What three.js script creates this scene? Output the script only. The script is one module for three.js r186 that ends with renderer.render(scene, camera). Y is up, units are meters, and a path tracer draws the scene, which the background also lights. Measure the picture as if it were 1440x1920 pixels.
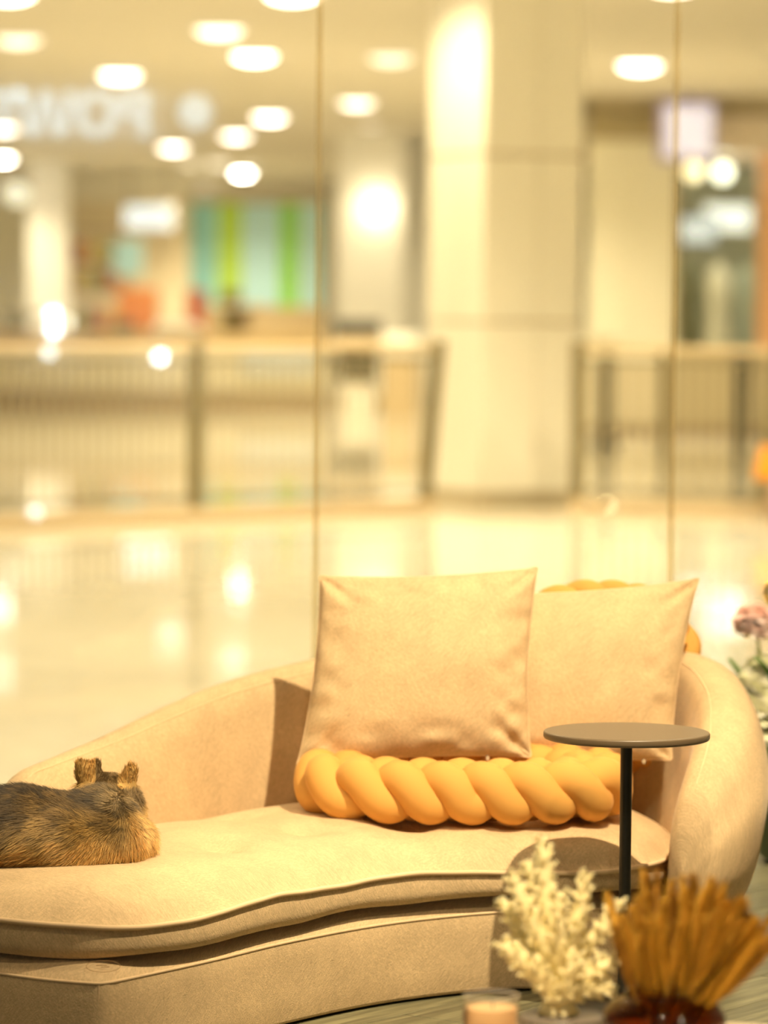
import * as THREE from 'three';
import { RoundedBoxGeometry } from 'three/addons/geometries/RoundedBoxGeometry.js';
import { mergeGeometries, mergeVertices, toCreasedNormals } from 'three/addons/utils/BufferGeometryUtils.js';
import { MarchingCubes } from 'three/addons/objects/MarchingCubes.js';
import { RectAreaLightUniformsLib } from 'three/addons/lights/RectAreaLightUniformsLib.js';
import { FontLoader } from 'three/addons/loaders/FontLoader.js';
import { TextGeometry } from 'three/addons/geometries/TextGeometry.js';

// ---------------------------------------------------------------- camera, exposure, key lights
const scene = new THREE.Scene();
scene.background = new THREE.Color(0, 0, 0);
const camera = new THREE.PerspectiveCamera(2 * Math.atan(960 / 7200) * 180 / Math.PI, 0.75, 0.1, 250);
camera.position.set(0, 1.6, 0);
camera.rotation.set(-Math.atan(380 / 7200), 0, 0.009);
camera.focus = 8.45;
camera.userData.fStop = 2.1;
const renderer = new THREE.WebGLRenderer({ antialias: true });
renderer.shadowMap.enabled = true;
renderer.shadowMap.type = THREE.PCFSoftShadowMap;
renderer.toneMapping = THREE.LinearToneMapping;
renderer.toneMappingExposure = 1.0;
RectAreaLightUniformsLib.init();
const WARM = new THREE.Color(1, 0.84, 0.545), SHOPLIGHT = new THREE.Color(1, 0.81, 0.52);
const MALL_CD = 68;            // each mall downlight
const KEY_CD = 46;             // shop track spots on the sofa
const FILL_CD = 7;             // shop downlights
const MALL_H = 4.6, SHOP_H = 4.0, GLASS_Z = -11.6;

// ---------------------------------------------------------------- helpers
let seedState = 12345;
function seed(s) { seedState = s >>> 0; }
function rnd() { seedState = (seedState + 0x6d2b79f5) | 0; let t = Math.imul(seedState ^ (seedState >>> 15), 1 | seedState); t = (t + Math.imul(t ^ (t >>> 7), 61 | t)) ^ t; return ((t ^ (t >>> 14)) >>> 0) / 4294967296; }
const rr = (a, b) => a + (b - a) * rnd();
const V = (x, y, z) => new THREE.Vector3(x, y, z);
const clamp = THREE.MathUtils.clamp, lerp = THREE.MathUtils.lerp, smooth = THREE.MathUtils.smoothstep;
const used = new Map();
function numbered(n) { const k = used.get(n) || 0; used.set(n, k + 1); return k ? n + '_' + String(k).padStart(3, '0') : n; }
function shade(o) { o.traverse((m) => { if (m.isMesh) { m.castShadow = true; m.receiveShadow = true; } }); return o; }
function thing(name, label, category, pos = [0, 0, 0], turn = 0, group) {
  const g = new THREE.Group(); g.name = numbered(name); g.position.set(...pos); g.rotation.y = turn;
  g.userData = { label, category }; if (group) g.userData.group = group;
  scene.add(g); return g;
}
function part(name, geo, mat, parent, label) {
  const m = new THREE.Mesh(geo, mat); m.name = name; m.castShadow = m.receiveShadow = true; parent.add(m);
  if (label) m.userData.label = label; return m;
}
function partW(name, geo, mat, parent, label) { geo.translate(-parent.position.x, -parent.position.y, -parent.position.z); return part(name, geo, mat, parent, label); }
function struct(name, geo, mat) { const m = new THREE.Mesh(geo, mat); m.name = name; m.userData.kind = 'structure'; m.castShadow = m.receiveShadow = true; scene.add(m); return m; }
function structGroup(name, pos = [0, 0, 0]) { const g = new THREE.Group(); g.name = name; g.position.set(...pos); g.userData.kind = 'structure'; scene.add(g); return g; }
const box = (w, h, d, x = 0, y = 0, z = 0) => new THREE.BoxGeometry(w, h, d).translate(x, y, z);
const rbox = (w, h, d, r, x = 0, y = 0, z = 0, s = 2) => new RoundedBoxGeometry(w, h, d, s, r).translate(x, y, z);
const cyl = (r0, r1, h, x = 0, y = 0, z = 0, n = 24) => new THREE.CylinderGeometry(r1, r0, h, n).translate(x, y, z);
const tube = (pts, r, n = 60, k = 8, closed = false) => new THREE.TubeGeometry(new THREE.CatmullRomCurve3(pts, closed), n, r, k, closed);
const lathe = (pts, n = 40) => new THREE.LatheGeometry(pts.map((p) => new THREE.Vector2(p[0], p[1])), n);
const merge = (list) => mergeGeometries(list.map((g) => { const q = g.index ? g.toNonIndexed() : g; for (const k of Object.keys(q.attributes)) if (!['position', 'normal', 'uv'].includes(k)) q.deleteAttribute(k); if (!q.attributes.uv) q.setAttribute('uv', new THREE.BufferAttribute(new Float32Array(q.attributes.position.count * 2), 2)); return q; }));
// uv in metres by the dominant axis of each vertex normal
function metricUV(geo) {
  const p = geo.attributes.position, n = geo.attributes.normal, uv = new Float32Array(p.count * 2);
  for (let i = 0; i < p.count; i++) {
    const ax = Math.abs(n.getX(i)), ay = Math.abs(n.getY(i)), az = Math.abs(n.getZ(i));
    if (ay >= ax && ay >= az) { uv[2 * i] = p.getX(i); uv[2 * i + 1] = p.getZ(i); } else if (ax > az) { uv[2 * i] = p.getZ(i); uv[2 * i + 1] = p.getY(i); } else { uv[2 * i] = p.getX(i); uv[2 * i + 1] = p.getY(i); }
  }
  geo.setAttribute('uv', new THREE.BufferAttribute(uv, 2)); return geo;
}
// grid of rows of Vector3 -> smooth geometry, uv in metres along both directions
function grid(rows, closedV = false, capStart = false, capEnd = false) {
  const R = rows.length, Cn = rows[0].length, pos = [], uv = [], idx = [];
  const cols = closedV ? Cn + 1 : Cn;
  let su = 0;
  for (let i = 0; i < R; i++) {
    if (i) su += rows[i][Cn >> 1].distanceTo(rows[i - 1][Cn >> 1]);
    let sv = 0;
    for (let j = 0; j < cols; j++) {
      const p = rows[i][j % Cn]; if (j) sv += p.distanceTo(rows[i][(j - 1) % Cn]);
      pos.push(p.x, p.y, p.z); uv.push(su, sv);
    }
  }
  for (let i = 0; i < R - 1; i++) for (let j = 0; j < cols - 1; j++) { const a = i * cols + j, b = a + 1, c = a + cols, d = c + 1; idx.push(a, c, b, b, c, d); }
  for (const [on, i] of [[capStart, 0], [capEnd, R - 1]]) if (on) {
    const c = new THREE.Vector3(); rows[i].forEach((p) => c.add(p)); c.divideScalar(Cn);
    const k = pos.length / 3; pos.push(c.x, c.y, c.z); uv.push(0, 0);
    for (let j = 0; j < cols - 1; j++) { const a = i * cols + j; i ? idx.push(a, k, a + 1) : idx.push(a, a + 1, k); }
  }
  const g = new THREE.BufferGeometry();
  g.setAttribute('position', new THREE.Float32BufferAttribute(pos, 3)); g.setAttribute('uv', new THREE.Float32BufferAttribute(uv, 2)); g.setIndex(idx);
  g.computeVertexNormals();
  if (closedV) { // weld the normals along the seam
    const n = g.attributes.normal;
    for (let i = 0; i < R; i++) { const a = i * cols, b = a + cols - 1, v = V(n.getX(a) + n.getX(b), n.getY(a) + n.getY(b), n.getZ(a) + n.getZ(b)).normalize(); n.setXYZ(a, v.x, v.y, v.z); n.setXYZ(b, v.x, v.y, v.z); }
  }
  return g;
}
function flip(g) { const ix = g.index.array; for (let i = 0; i < ix.length; i += 3) { const t = ix[i]; ix[i] = ix[i + 1]; ix[i + 1] = t; } g.computeVertexNormals(); return g; }
// value noise, 3-D and periodic 2-D
const hash = (x, y, z) => { let h = (x * 374761393 + y * 668265263 + z * 2147483647 + 1013904223) | 0; h = Math.imul(h ^ (h >>> 13), 1274126177); h ^= h >>> 16; return (h >>> 0) / 4294967296; };
const fade = (t) => t * t * (3 - 2 * t);
function noise3(x, y, z) {
  const i = Math.floor(x), j = Math.floor(y), k = Math.floor(z), u = fade(x - i), v = fade(y - j), w = fade(z - k);
  const c = (a, b, d) => hash(i + a, j + b, k + d);
  return lerp(lerp(lerp(c(0, 0, 0), c(1, 0, 0), u), lerp(c(0, 1, 0), c(1, 1, 0), u), v), lerp(lerp(c(0, 0, 1), c(1, 0, 1), u), lerp(c(0, 1, 1), c(1, 1, 1), u), v), w);
}
function pnoise(x, y, px, py, s = 0) {
  const i = Math.floor(x), j = Math.floor(y), u = fade(x - i), v = fade(y - j), m = (a, n) => ((a % n) + n) % n;
  const c = (a, b) => hash(m(i + a, px), m(j + b, py), s);
  return lerp(lerp(c(0, 0), c(1, 0), u), lerp(c(0, 1), c(1, 1), u), v);
}
function texture(size, fn, srgb, metres) {
  const data = new Uint8Array(size * size * 4);
  for (let y = 0; y < size; y++) for (let x = 0; x < size; x++) {
    const c = fn(x / size, y / size), o = (y * size + x) * 4;
    for (let k = 0; k < 3; k++) data[o + k] = clamp(Math.round((Array.isArray(c) ? c[k] : c) * 255), 0, 255);
    data[o + 3] = 255;
  }
  const t = new THREE.DataTexture(data, size, size); t.wrapS = t.wrapT = THREE.RepeatWrapping; t.magFilter = THREE.LinearFilter; t.minFilter = THREE.LinearMipmapLinearFilter; t.generateMipmaps = true;
  if (srgb) t.colorSpace = THREE.SRGBColorSpace;
  t.repeat.set(1 / metres, 1 / metres); t.needsUpdate = true; return t;
}
const lin = (r, g, b) => new THREE.Color().setRGB(r, g, b);
const std = (r, g, b, rough = 0.7, more = {}) => new THREE.MeshStandardMaterial({ color: lin(r, g, b), roughness: rough, ...more });

// ---------------------------------------------------------------- materials
// short brushed nap: streaks in patches that lie different ways
const napTone = texture(1024, (u, v) => {
  const a = pnoise(u * 6, v * 6, 6, 6, 1), b = pnoise(u * 13, v * 13, 13, 13, 2);
  const s1 = pnoise((u + v) * 40, (v - u) * 220, 40, 220, 3), s2 = pnoise((u - v) * 60, (u + v) * 200, 60, 200, 4);
  const k = smooth(a * 0.6 + b * 0.4, 0.38, 0.62), st = lerp(s1, s2, k), f = pnoise(u * 330, v * 330, 330, 330, 5);
  return 0.86 + 0.10 * (st - 0.5) + 0.04 * (b - 0.5) + 0.09 * (f - 0.5) + 0.03 * (a - 0.5);
}, true, 0.55);
const napBump = texture(1024, (u, v) => {
  const b = pnoise(u * 13, v * 13, 13, 13, 2), s1 = pnoise((u + v) * 40, (v - u) * 220, 40, 220, 3), f = pnoise(u * 400, v * 400, 400, 400, 6);
  return 0.35 * s1 + 0.5 * f + 0.15 * b;
}, false, 0.55);
const fabric = (r, g, b, bump = 0.0009) => new THREE.MeshPhysicalMaterial({ color: lin(r, g, b), map: napTone, bumpMap: napBump, bumpScale: bump, roughness: 0.9, sheen: 0.6, sheenRoughness: 0.5, sheenColor: lin(0.8, 0.7, 0.55) });
const M = {
  sofa: fabric(0.88, 0.635, 0.35), piping: new THREE.MeshPhysicalMaterial({ color: lin(0.80, 0.58, 0.34), roughness: 0.9, sheen: 0.6, sheenRoughness: 0.5, sheenColor: lin(0.8, 0.7, 0.55) }), pillow: fabric(0.88, 0.635, 0.345, 0.0011),
  braid: new THREE.MeshPhysicalMaterial({ color: lin(0.73, 0.375, 0.085), roughness: 0.85, sheen: 0.5, sheenRoughness: 0.5, sheenColor: lin(0.9, 0.6, 0.3) }),
  darkMetal: std(0.05, 0.045, 0.035, 0.38, { metalness: 0.6 }), tableTop: std(0.155, 0.108, 0.06, 0.4),
  coral: std(0.93, 0.82, 0.45, 0.6), cream: std(0.82, 0.78, 0.68, 0.7), ceiling: std(0.60, 0.545, 0.44, 0.9),
  white: std(0.85, 0.83, 0.78, 0.6), tan: std(0.55, 0.42, 0.25, 0.5), brown: std(0.24, 0.17, 0.09, 0.6), dark: std(0.035, 0.032, 0.02, 0.55),
  greyGreen: std(0.36, 0.38, 0.30, 0.5), bronze: std(0.22, 0.18, 0.09, 0.45, { metalness: 0.2 }), bar: std(0.42, 0.35, 0.2, 0.45),
};
const pane = new THREE.MeshPhysicalMaterial({ color: lin(0.99, 1, 0.985), roughness: 0, transmission: 1, thickness: 0, ior: 1.5 });
const glow = (r, g, b, k) => new THREE.MeshStandardMaterial({ color: lin(0.8, 0.8, 0.8), emissive: lin(r, g, b), emissiveIntensity: k, roughness: 0.6 });

// ---------------------------------------------------------------- setting: mall hall and the shop bay in front of it
{
  // polished tile, slightly uneven from tile to tile
  const wave = texture(512, (u, v) => 0.5 + 0.3 * (pnoise(u * 12, v * 12, 12, 12, 7) - 0.5) + 0.5 * (pnoise(u * 5, v * 5, 5, 5, 8) - 0.5), false, 7);
  const tone = texture(512, (u, v) => { const t = pnoise(Math.floor(u * 12) + 0.01, Math.floor(v * 12) + 0.01, 12, 12, 9), n = pnoise(u * 60, v * 60, 60, 60, 10); return [0.90 + 0.02 * t + 0.03 * n, 0.885 + 0.02 * t + 0.03 * n, 0.83 + 0.02 * t + 0.03 * n]; }, true, 7);
  const tile = new THREE.MeshPhysicalMaterial({ color: lin(0.86, 0.84, 0.80), map: tone, roughness: 0.05, bumpMap: wave, bumpScale: 0.0028 });
  struct('floor', metricUV(box(28, 0.3, 86.5, 0, -0.15, GLASS_Z - 43.3)), tile);
  struct('ceiling', box(28, 0.3, 86.5, 0, MALL_H + 0.15, GLASS_Z - 43.3), M.ceiling);
  struct('wall_left', box(0.3, MALL_H, 86.5, -14.15, MALL_H / 2, GLASS_Z - 43.3), M.cream);
  struct('wall_right', box(0.3, MALL_H, 86.5, 14.15, MALL_H / 2, GLASS_Z - 43.3), M.cream);
  struct('wall_far', box(28.6, MALL_H, 0.3, 0, MALL_H / 2, GLASS_Z - 86.7), M.cream);
  // front wall of the hall, open where the glass stands
  struct('wall_front', merge([box(10, MALL_H, 0.2, -9, MALL_H / 2, GLASS_Z), box(10, MALL_H, 0.2, 9, MALL_H / 2, GLASS_Z), box(8, MALL_H - SHOP_H, 0.2, 0, (MALL_H + SHOP_H) / 2, GLASS_Z)]), M.cream);
  struct('ceiling_shop', box(8.6, 0.3, 18.2, 0, SHOP_H + 0.15, -2.5), M.ceiling);
  const shopWall = std(0.55, 0.50, 0.42, 0.8);
  struct('wall_shop_left', box(0.3, SHOP_H, 18.0, -4.15, SHOP_H / 2, -2.6), shopWall);
  struct('wall_shop_right', box(0.3, SHOP_H, 18.0, 4.15, SHOP_H / 2, -2.6), shopWall);
  struct('wall_shop_back', box(8.6, SHOP_H, 0.3, 0, SHOP_H / 2, 6.45), shopWall);
  // shop floor with planks near the sofa
  const woodTone = texture(512, (u, v) => { const g = pnoise(u * 4, v * 90, 4, 90, 11), f = pnoise(u * 16, v * 220, 16, 220, 12); const k = 0.62 + 0.22 * (g - 0.5) + 0.12 * (f - 0.5); return [k, k * 0.98, k * 0.9]; }, true, 1.2);
  const woods = [0.9, 1.0, 1.12].map((k) => std(0.47 * k, 0.46 * k, 0.31 * k, 0.42, { map: woodTone }));
  const fl = structGroup('floor_shop', [0, 0, 0]);
  part('subfloor', box(8, 0.25, 18, 0, -0.145, -2.6), std(0.16, 0.15, 0.1, 0.7), fl);
  const a = -0.93, du = V(Math.cos(a), 0, Math.sin(a)), dv = V(-Math.sin(a), 0, Math.cos(a));
  const plankGeo = metricUV(rbox(1.196, 0.02, 0.178, 0.003, 0, -0.01, 0, 1));
  seed(5);
  for (let i = -7; i <= 7; i++) for (let j = -22; j <= 22; j++) {
    const off = ((j * 7) % 5 + 5) % 5 * 0.24, u = i * 1.2 + off, v = j * 0.181;
    const x = 0.2 + du.x * u + dv.x * v, z = -8.4 + du.z * u + dv.z * v;
    if (x < -1.6 || x > 2.1 || z < -11.35 || z > -6.4) { rnd(); continue; }
    const p = part('plank', plankGeo, woods[Math.floor(rnd() * 3)], fl); p.position.set(x, 0, z); p.rotation.y = -a;
  }
}
// frameless glass front: panes with silicone joints
{
  const w = structGroup('window_1', [0, 0, GLASS_Z]);
  const xs = [-4, -3.43, -2.355, -1.28, -0.206, 0.868, 1.943, 3.018, 4];
  const joint = new THREE.MeshPhysicalMaterial({ color: lin(0.96, 0.91, 0.78), roughness: 0.25, transmission: 0.85, thickness: 0 });
  const edge = new THREE.MeshPhysicalMaterial({ color: lin(0.93, 0.88, 0.66), roughness: 0.2, transmission: 0.75, thickness: 0 });
  for (let i = 0; i < xs.length - 1; i++) {
    part('pane', box(xs[i + 1] - xs[i] - 0.016, SHOP_H - 0.06, 0.012, (xs[i] + xs[i + 1]) / 2, SHOP_H / 2, 0), pane, w);
    if (i) {
      part('joint', box(0.012, SHOP_H - 0.06, 0.01, xs[i], SHOP_H / 2, 0), joint, w);
      for (const s of [-1, 1]) part('pane_edge', box(0.0022, SHOP_H - 0.06, 0.012, xs[i] + s * 0.0072, SHOP_H / 2, 0), edge, w);
    }
  }
  const ch = std(0.5, 0.48, 0.42, 0.35, { metalness: 0.7 });
  struct('trim_1', box(8, 0.03, 0.05, 0, 0.015, GLASS_Z), ch); struct('trim_2', box(8, 0.03, 0.05, 0, SHOP_H - 0.015, GLASS_Z), ch);
}

// ---------------------------------------------------------------- ceiling downlights (glowing disc + spot light of the same size)
function downlight(x, z, h, r, power, bright, label, group, col = WARM) {
  const t = thing('ceiling_light', label, 'ceiling light', [x, h, z], 0, group);
  part('frame', lathe([[r, -0.001], [r * 1.18, -0.006], [r * 1.2, 0], [r, 0.0]], 32), M.white, t);
  part('diffuser', lathe([[0, -r * 0.3], [r * 0.35, -r * 0.285], [r * 0.66, -r * 0.225], [r * 0.88, -r * 0.13], [r * 0.98, -r * 0.04], [r, 0]], 32), glow(col.r, col.g * 1.04, col.b * 1.35, bright), t);
  if (power > 0) {
    const s = new THREE.SpotLight(col, power, 0, 1.15, 0.6, 2); s.position.set(0, -r * 0.3 - 0.03, 0); s.target.position.set(0, -2, 0); s.castShadow = true; s.shadow.radius = r / 0.02; s.shadow.mapSize.set(512, 512); s.shadow.bias = -0.002;
    t.add(s, s.target);
  }
  return t;
}
const mallAt = (px, py) => { const d = (MALL_H - 1.6) * 7200 / (577 - py); return [(px - 720) / 7200 * d, -d]; };
{
  const rows = [ // place in the hall, brightness of the disc, what singles it out
    [470, 107, 9, 'brightest round ceiling downlight, left of the tall glass joint near the top'],
    [405, 60, 3.5, 'soft round ceiling downlight above and left of the brightest one'],
    [220, 144, 9, 'bright round ceiling downlight just above the reflected white letters'],
    [500, 220, 9, 'bright round ceiling downlight lowest of the strong ones left of the glass joint'],
    [1190, 118, 9, 'lone bright ceiling downlight right of the big square column'],
    [663, 192, 4, 'round ceiling downlight between the glass joint and the big square column'],
    [725, 108, 1.3, 'faint ceiling downlight above and right of the one beside the big square column'],
    [30, 80, 1.8, 'pale ceiling downlight at the left edge above the reflected white letters'],
    [540, -8, 9, 'bright ceiling downlight cut by the top edge beside the glass joint'],
    [10, -4, 9, 'bright ceiling downlight cut by the top left corner'],
    [450, 325, 45, 'far downlight above the striped green and blue wall'],
    [235, 338, 4, 'far pale downlight above the cool white light box'],
    [97, 330, 34, 'far downlight above the cream pillar at left'],
    [2, 245, 5, 'downlight at the left edge beside the reflected white letters'],
    [2, 302, 30, 'downlight at the left edge under the reflected letters, upper of two'],
    [2, 342, 30, 'downlight at the left edge under the reflected letters, lower of two'],
    [320, 278, 9, 'far downlight right of the reflected letters, upper left of two'],
    [352, 308, 1.2, 'faint far downlight right of the reflected letters, lower right of two'],
    [437, 255, 7, 'far downlight just left of and below the lowest of the strong lights'],
    [380, 352, 1.0, 'faint far downlight over the left end of the striped wall'],
  ];
  for (const [px, py, b, label] of rows) { const [x, z] = mallAt(px, py); downlight(x, z, MALL_H, py > 300 ? 0.2 : 0.25, px === 1190 ? MALL_CD * 1.7 : px === 663 ? MALL_CD * 2.6 : MALL_CD, b * 1.1, label, 'round downlights in the mall ceiling'); }
  // the same downlights in the part of the hall that the frame leaves out, above and beside the view
  for (const [x, z] of [[-1.6, -13], [2.0, -13], [-3, -18], [0.2, -18], [3.4, -18], [-3, -23], [0.4, -23.5], [4, -23], [-4.4, -28], [-0.7, -28.3], [4.6, -28], [-1.5, -33.5], [2.6, -35.5], [-5.5, -36], [6, -37], [-6.5, -45], [6.8, -46], [-7.5, -54], [8, -50], [-8.5, -64], [-8.5, -75], [-9.5, -84], [0.5, -72], [3, -66], [-3.5, -80], [1.5, -84]]) downlight(x, z, MALL_H, 0.25, MALL_CD, z < -62 && Math.abs(x) < 5 ? 1.6 : 9, 'round warm downlight in the mall ceiling outside the view', 'mall downlights outside the view');
}

// ---------------------------------------------------------------- shop lights
function trackSpot(x, z, tx, ty, tz, power, angle, label, r = 0.035) {
  const t = thing('track_spotlight', label, 'spotlight', [x, SHOP_H, z]);
  const dir = V(tx - x, ty - (SHOP_H - 0.14), tz - z).normalize(), q = new THREE.Quaternion().setFromUnitVectors(V(0, -1, 0), dir);
  part('stem', cyl(0.012, 0.012, 0.1, 0, -0.05, 0, 12), M.dark, t);
  const can = lathe([[0.045, -0.1], [0.05, -0.1], [0.05, 0.06], [0.03, 0.075], [0, 0.075]], 28); can.applyQuaternion(q); can.translate(0, -0.14, 0); part('housing', can, M.dark, t);
  const lens = new THREE.CircleGeometry(0.045, 28).rotateX(Math.PI / 2).translate(0, -0.085, 0); lens.applyQuaternion(q); lens.translate(0, -0.14, 0); part('lens', lens, glow(1, 0.86, 0.6, 6), t);
  const s = new THREE.SpotLight(SHOPLIGHT, power, 0, angle, 0.5, 2); s.position.set(dir.x * 0.12, -0.14 + dir.y * 0.12, dir.z * 0.12); s.target.position.set(tx - x, ty - SHOP_H, tz - z);
  s.castShadow = true; s.shadow.radius = r / 0.02; s.shadow.mapSize.set(1024, 1024); s.shadow.bias = -0.001; t.add(s, s.target);
}
trackSpot(1.08, -7.1, 0.1, 0.35, -9.1, KEY_CD * 1.75, 0.4, 'black track spotlight above right of the sofa');
trackSpot(-0.55, -8.0, -0.5, 0.37, -8.65, KEY_CD * 0.24, 0.24, 'black track spotlight straight above the seat');
trackSpot(-1.2, -6.2, -0.6, 0.4, -8.6, KEY_CD * 0.16, 0.4, 'black track spotlight above left of the sofa');
trackSpot(0.35, -5.2, 0.75, 0.4, -9.1, KEY_CD * 0.36, 0.26, 'black track spotlight aimed at the sofa arm');
trackSpot(0.1, -5.0, 0.4, 0.4, -6.6, KEY_CD * 1.5, 0.24, 'black track spotlight above the coffee table');
trackSpot(2.0, -9.2, 1.15, 0.5, -11.1, KEY_CD * 2.0, 0.18, 'black track spotlight aimed at the flowers');
for (const [x, z] of [[0.02, 1.0], [-2.06, 1.0], [-2.4, -4.2], [2.4, -4.2], [2.8, -8.6], [-2.8, -8.6], [0, -2]]) downlight(x, z, SHOP_H, 0.09, FILL_CD, 4, 'small warm downlight in the shop ceiling outside the view', 'shop downlights outside the view', SHOPLIGHT);

// ---------------------------------------------------------------- sofa
// plan curves (x, z) at seat level, read counter to the clock from the left end
const frontPts = [[-1.16, -8.74], [-1.10, -8.45], [-0.98, -8.22], [-0.83, -8.08], [-0.70, -8.015], [-0.60, -8.0], [-0.52, -8.03], [-0.44, -8.11], [-0.35, -8.23], [-0.21, -8.46], [-0.02, -8.71], [0.14, -8.84], [0.285, -8.915], [0.44, -8.955], [0.565, -9.01], [0.65, -9.10], [0.69, -9.22]];
const backPts = [[-1.16, -8.74], [-1.08, -8.87], [-0.92, -8.98], [-0.76, -9.10], [-0.57, -9.33], [-0.42, -9.50], [-0.28, -9.63], [-0.05, -9.77], [0.2, -9.85], [0.41, -9.87], [0.57, -9.82], [0.68, -9.70], [0.735, -9.52], [0.735, -9.36], [0.69, -9.22]];
const curve2 = (pts, y = 0) => new THREE.CatmullRomCurve3(pts.map((p) => V(p[0], y, p[1])), false, 'centripetal');
const fC = curve2(frontPts), bC = curve2(backPts);
const outline = [...fC.getSpacedPoints(150), ...bC.getSpacedPoints(130).reverse().slice(1, -1)];
function outlineNormals(o) { return o.map((p, i) => { const a = o[(i + o.length - 1) % o.length], b = o[(i + 1) % o.length], t = b.clone().sub(a).normalize(); return V(-t.z, 0, t.x); }); }
{
  const n = outlineNormals(outline), c = outline[60].clone().addScaledVector(n[60], 0.05), inside = outline.reduce((s, p) => s.add(p), V(0, 0, 0)).divideScalar(outline.length);
  if (c.distanceTo(inside) < outline[60].distanceTo(inside)) throw new Error('normals point in');
}
const sofa = thing('sofa', 'low beige velvet chaise sofa with curved back, under the pillows and the sleeping dog', 'sofa', [0, 0, -9]);
const seamY = (p) => 0.292 + 0.008 * Math.sin(p.x * 9 + 1.2) * smooth(p.x, -0.9, -0.6) + 0.012 * smooth(-p.x, 0.55, 0.95) - 0.012 * smooth(p.x, 0.3, 0.7) + 0.006 * (noise3(p.x * 9, 3, p.z * 9) - 0.5) + 0.017 * Math.exp(-(((p.x + 0.27) / 0.13) ** 2) - ((p.z + 8.4) / 0.3) ** 2);
const tufts = [[-0.362, -9.215], [-0.364, -8.73], [-0.183, -8.975], [0.06, -9.10], [-0.6, -8.93], [0.05, -9.4], [0.35, -9.2], [0.35, -9.55], [-0.9, -8.62], [-0.62, -8.55]];
const pocket = [[0.22, -9.3, 0.34, 0.02]];
const distTo = (x, z) => { let d = 9; for (const p of outline) { const q = (p.x - x) ** 2 + (p.z - z) ** 2; if (q < d * d) d = Math.sqrt(q); } return d; };
function seatHeight(x, z, d = distTo(x, z)) {
  let y = 0.292 + 0.099 * Math.pow(1 - Math.exp(-d / 0.1), 1.05);
  for (const [tx, tz] of tufts) { const q = ((x - tx) ** 2 + (z - tz) ** 2); y -= 0.028 * Math.exp(-q / 0.0024) + 0.014 * Math.exp(-q / 0.014); }
  y += 0.008 * (noise3(x * 5, 7, z * 5) - 0.5) * smooth(d, 0, 0.1) + 0.004 * (noise3(x * 14, 9, z * 14) - 0.5) * smooth(d, 0, 0.06);
  // the seat gives under the dog and the braided cushion
  y -= 0.012 * Math.exp(-((x + 0.8) ** 2 / 0.05 + (z + 8.47) ** 2 / 0.02));
  return y;
}
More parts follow.
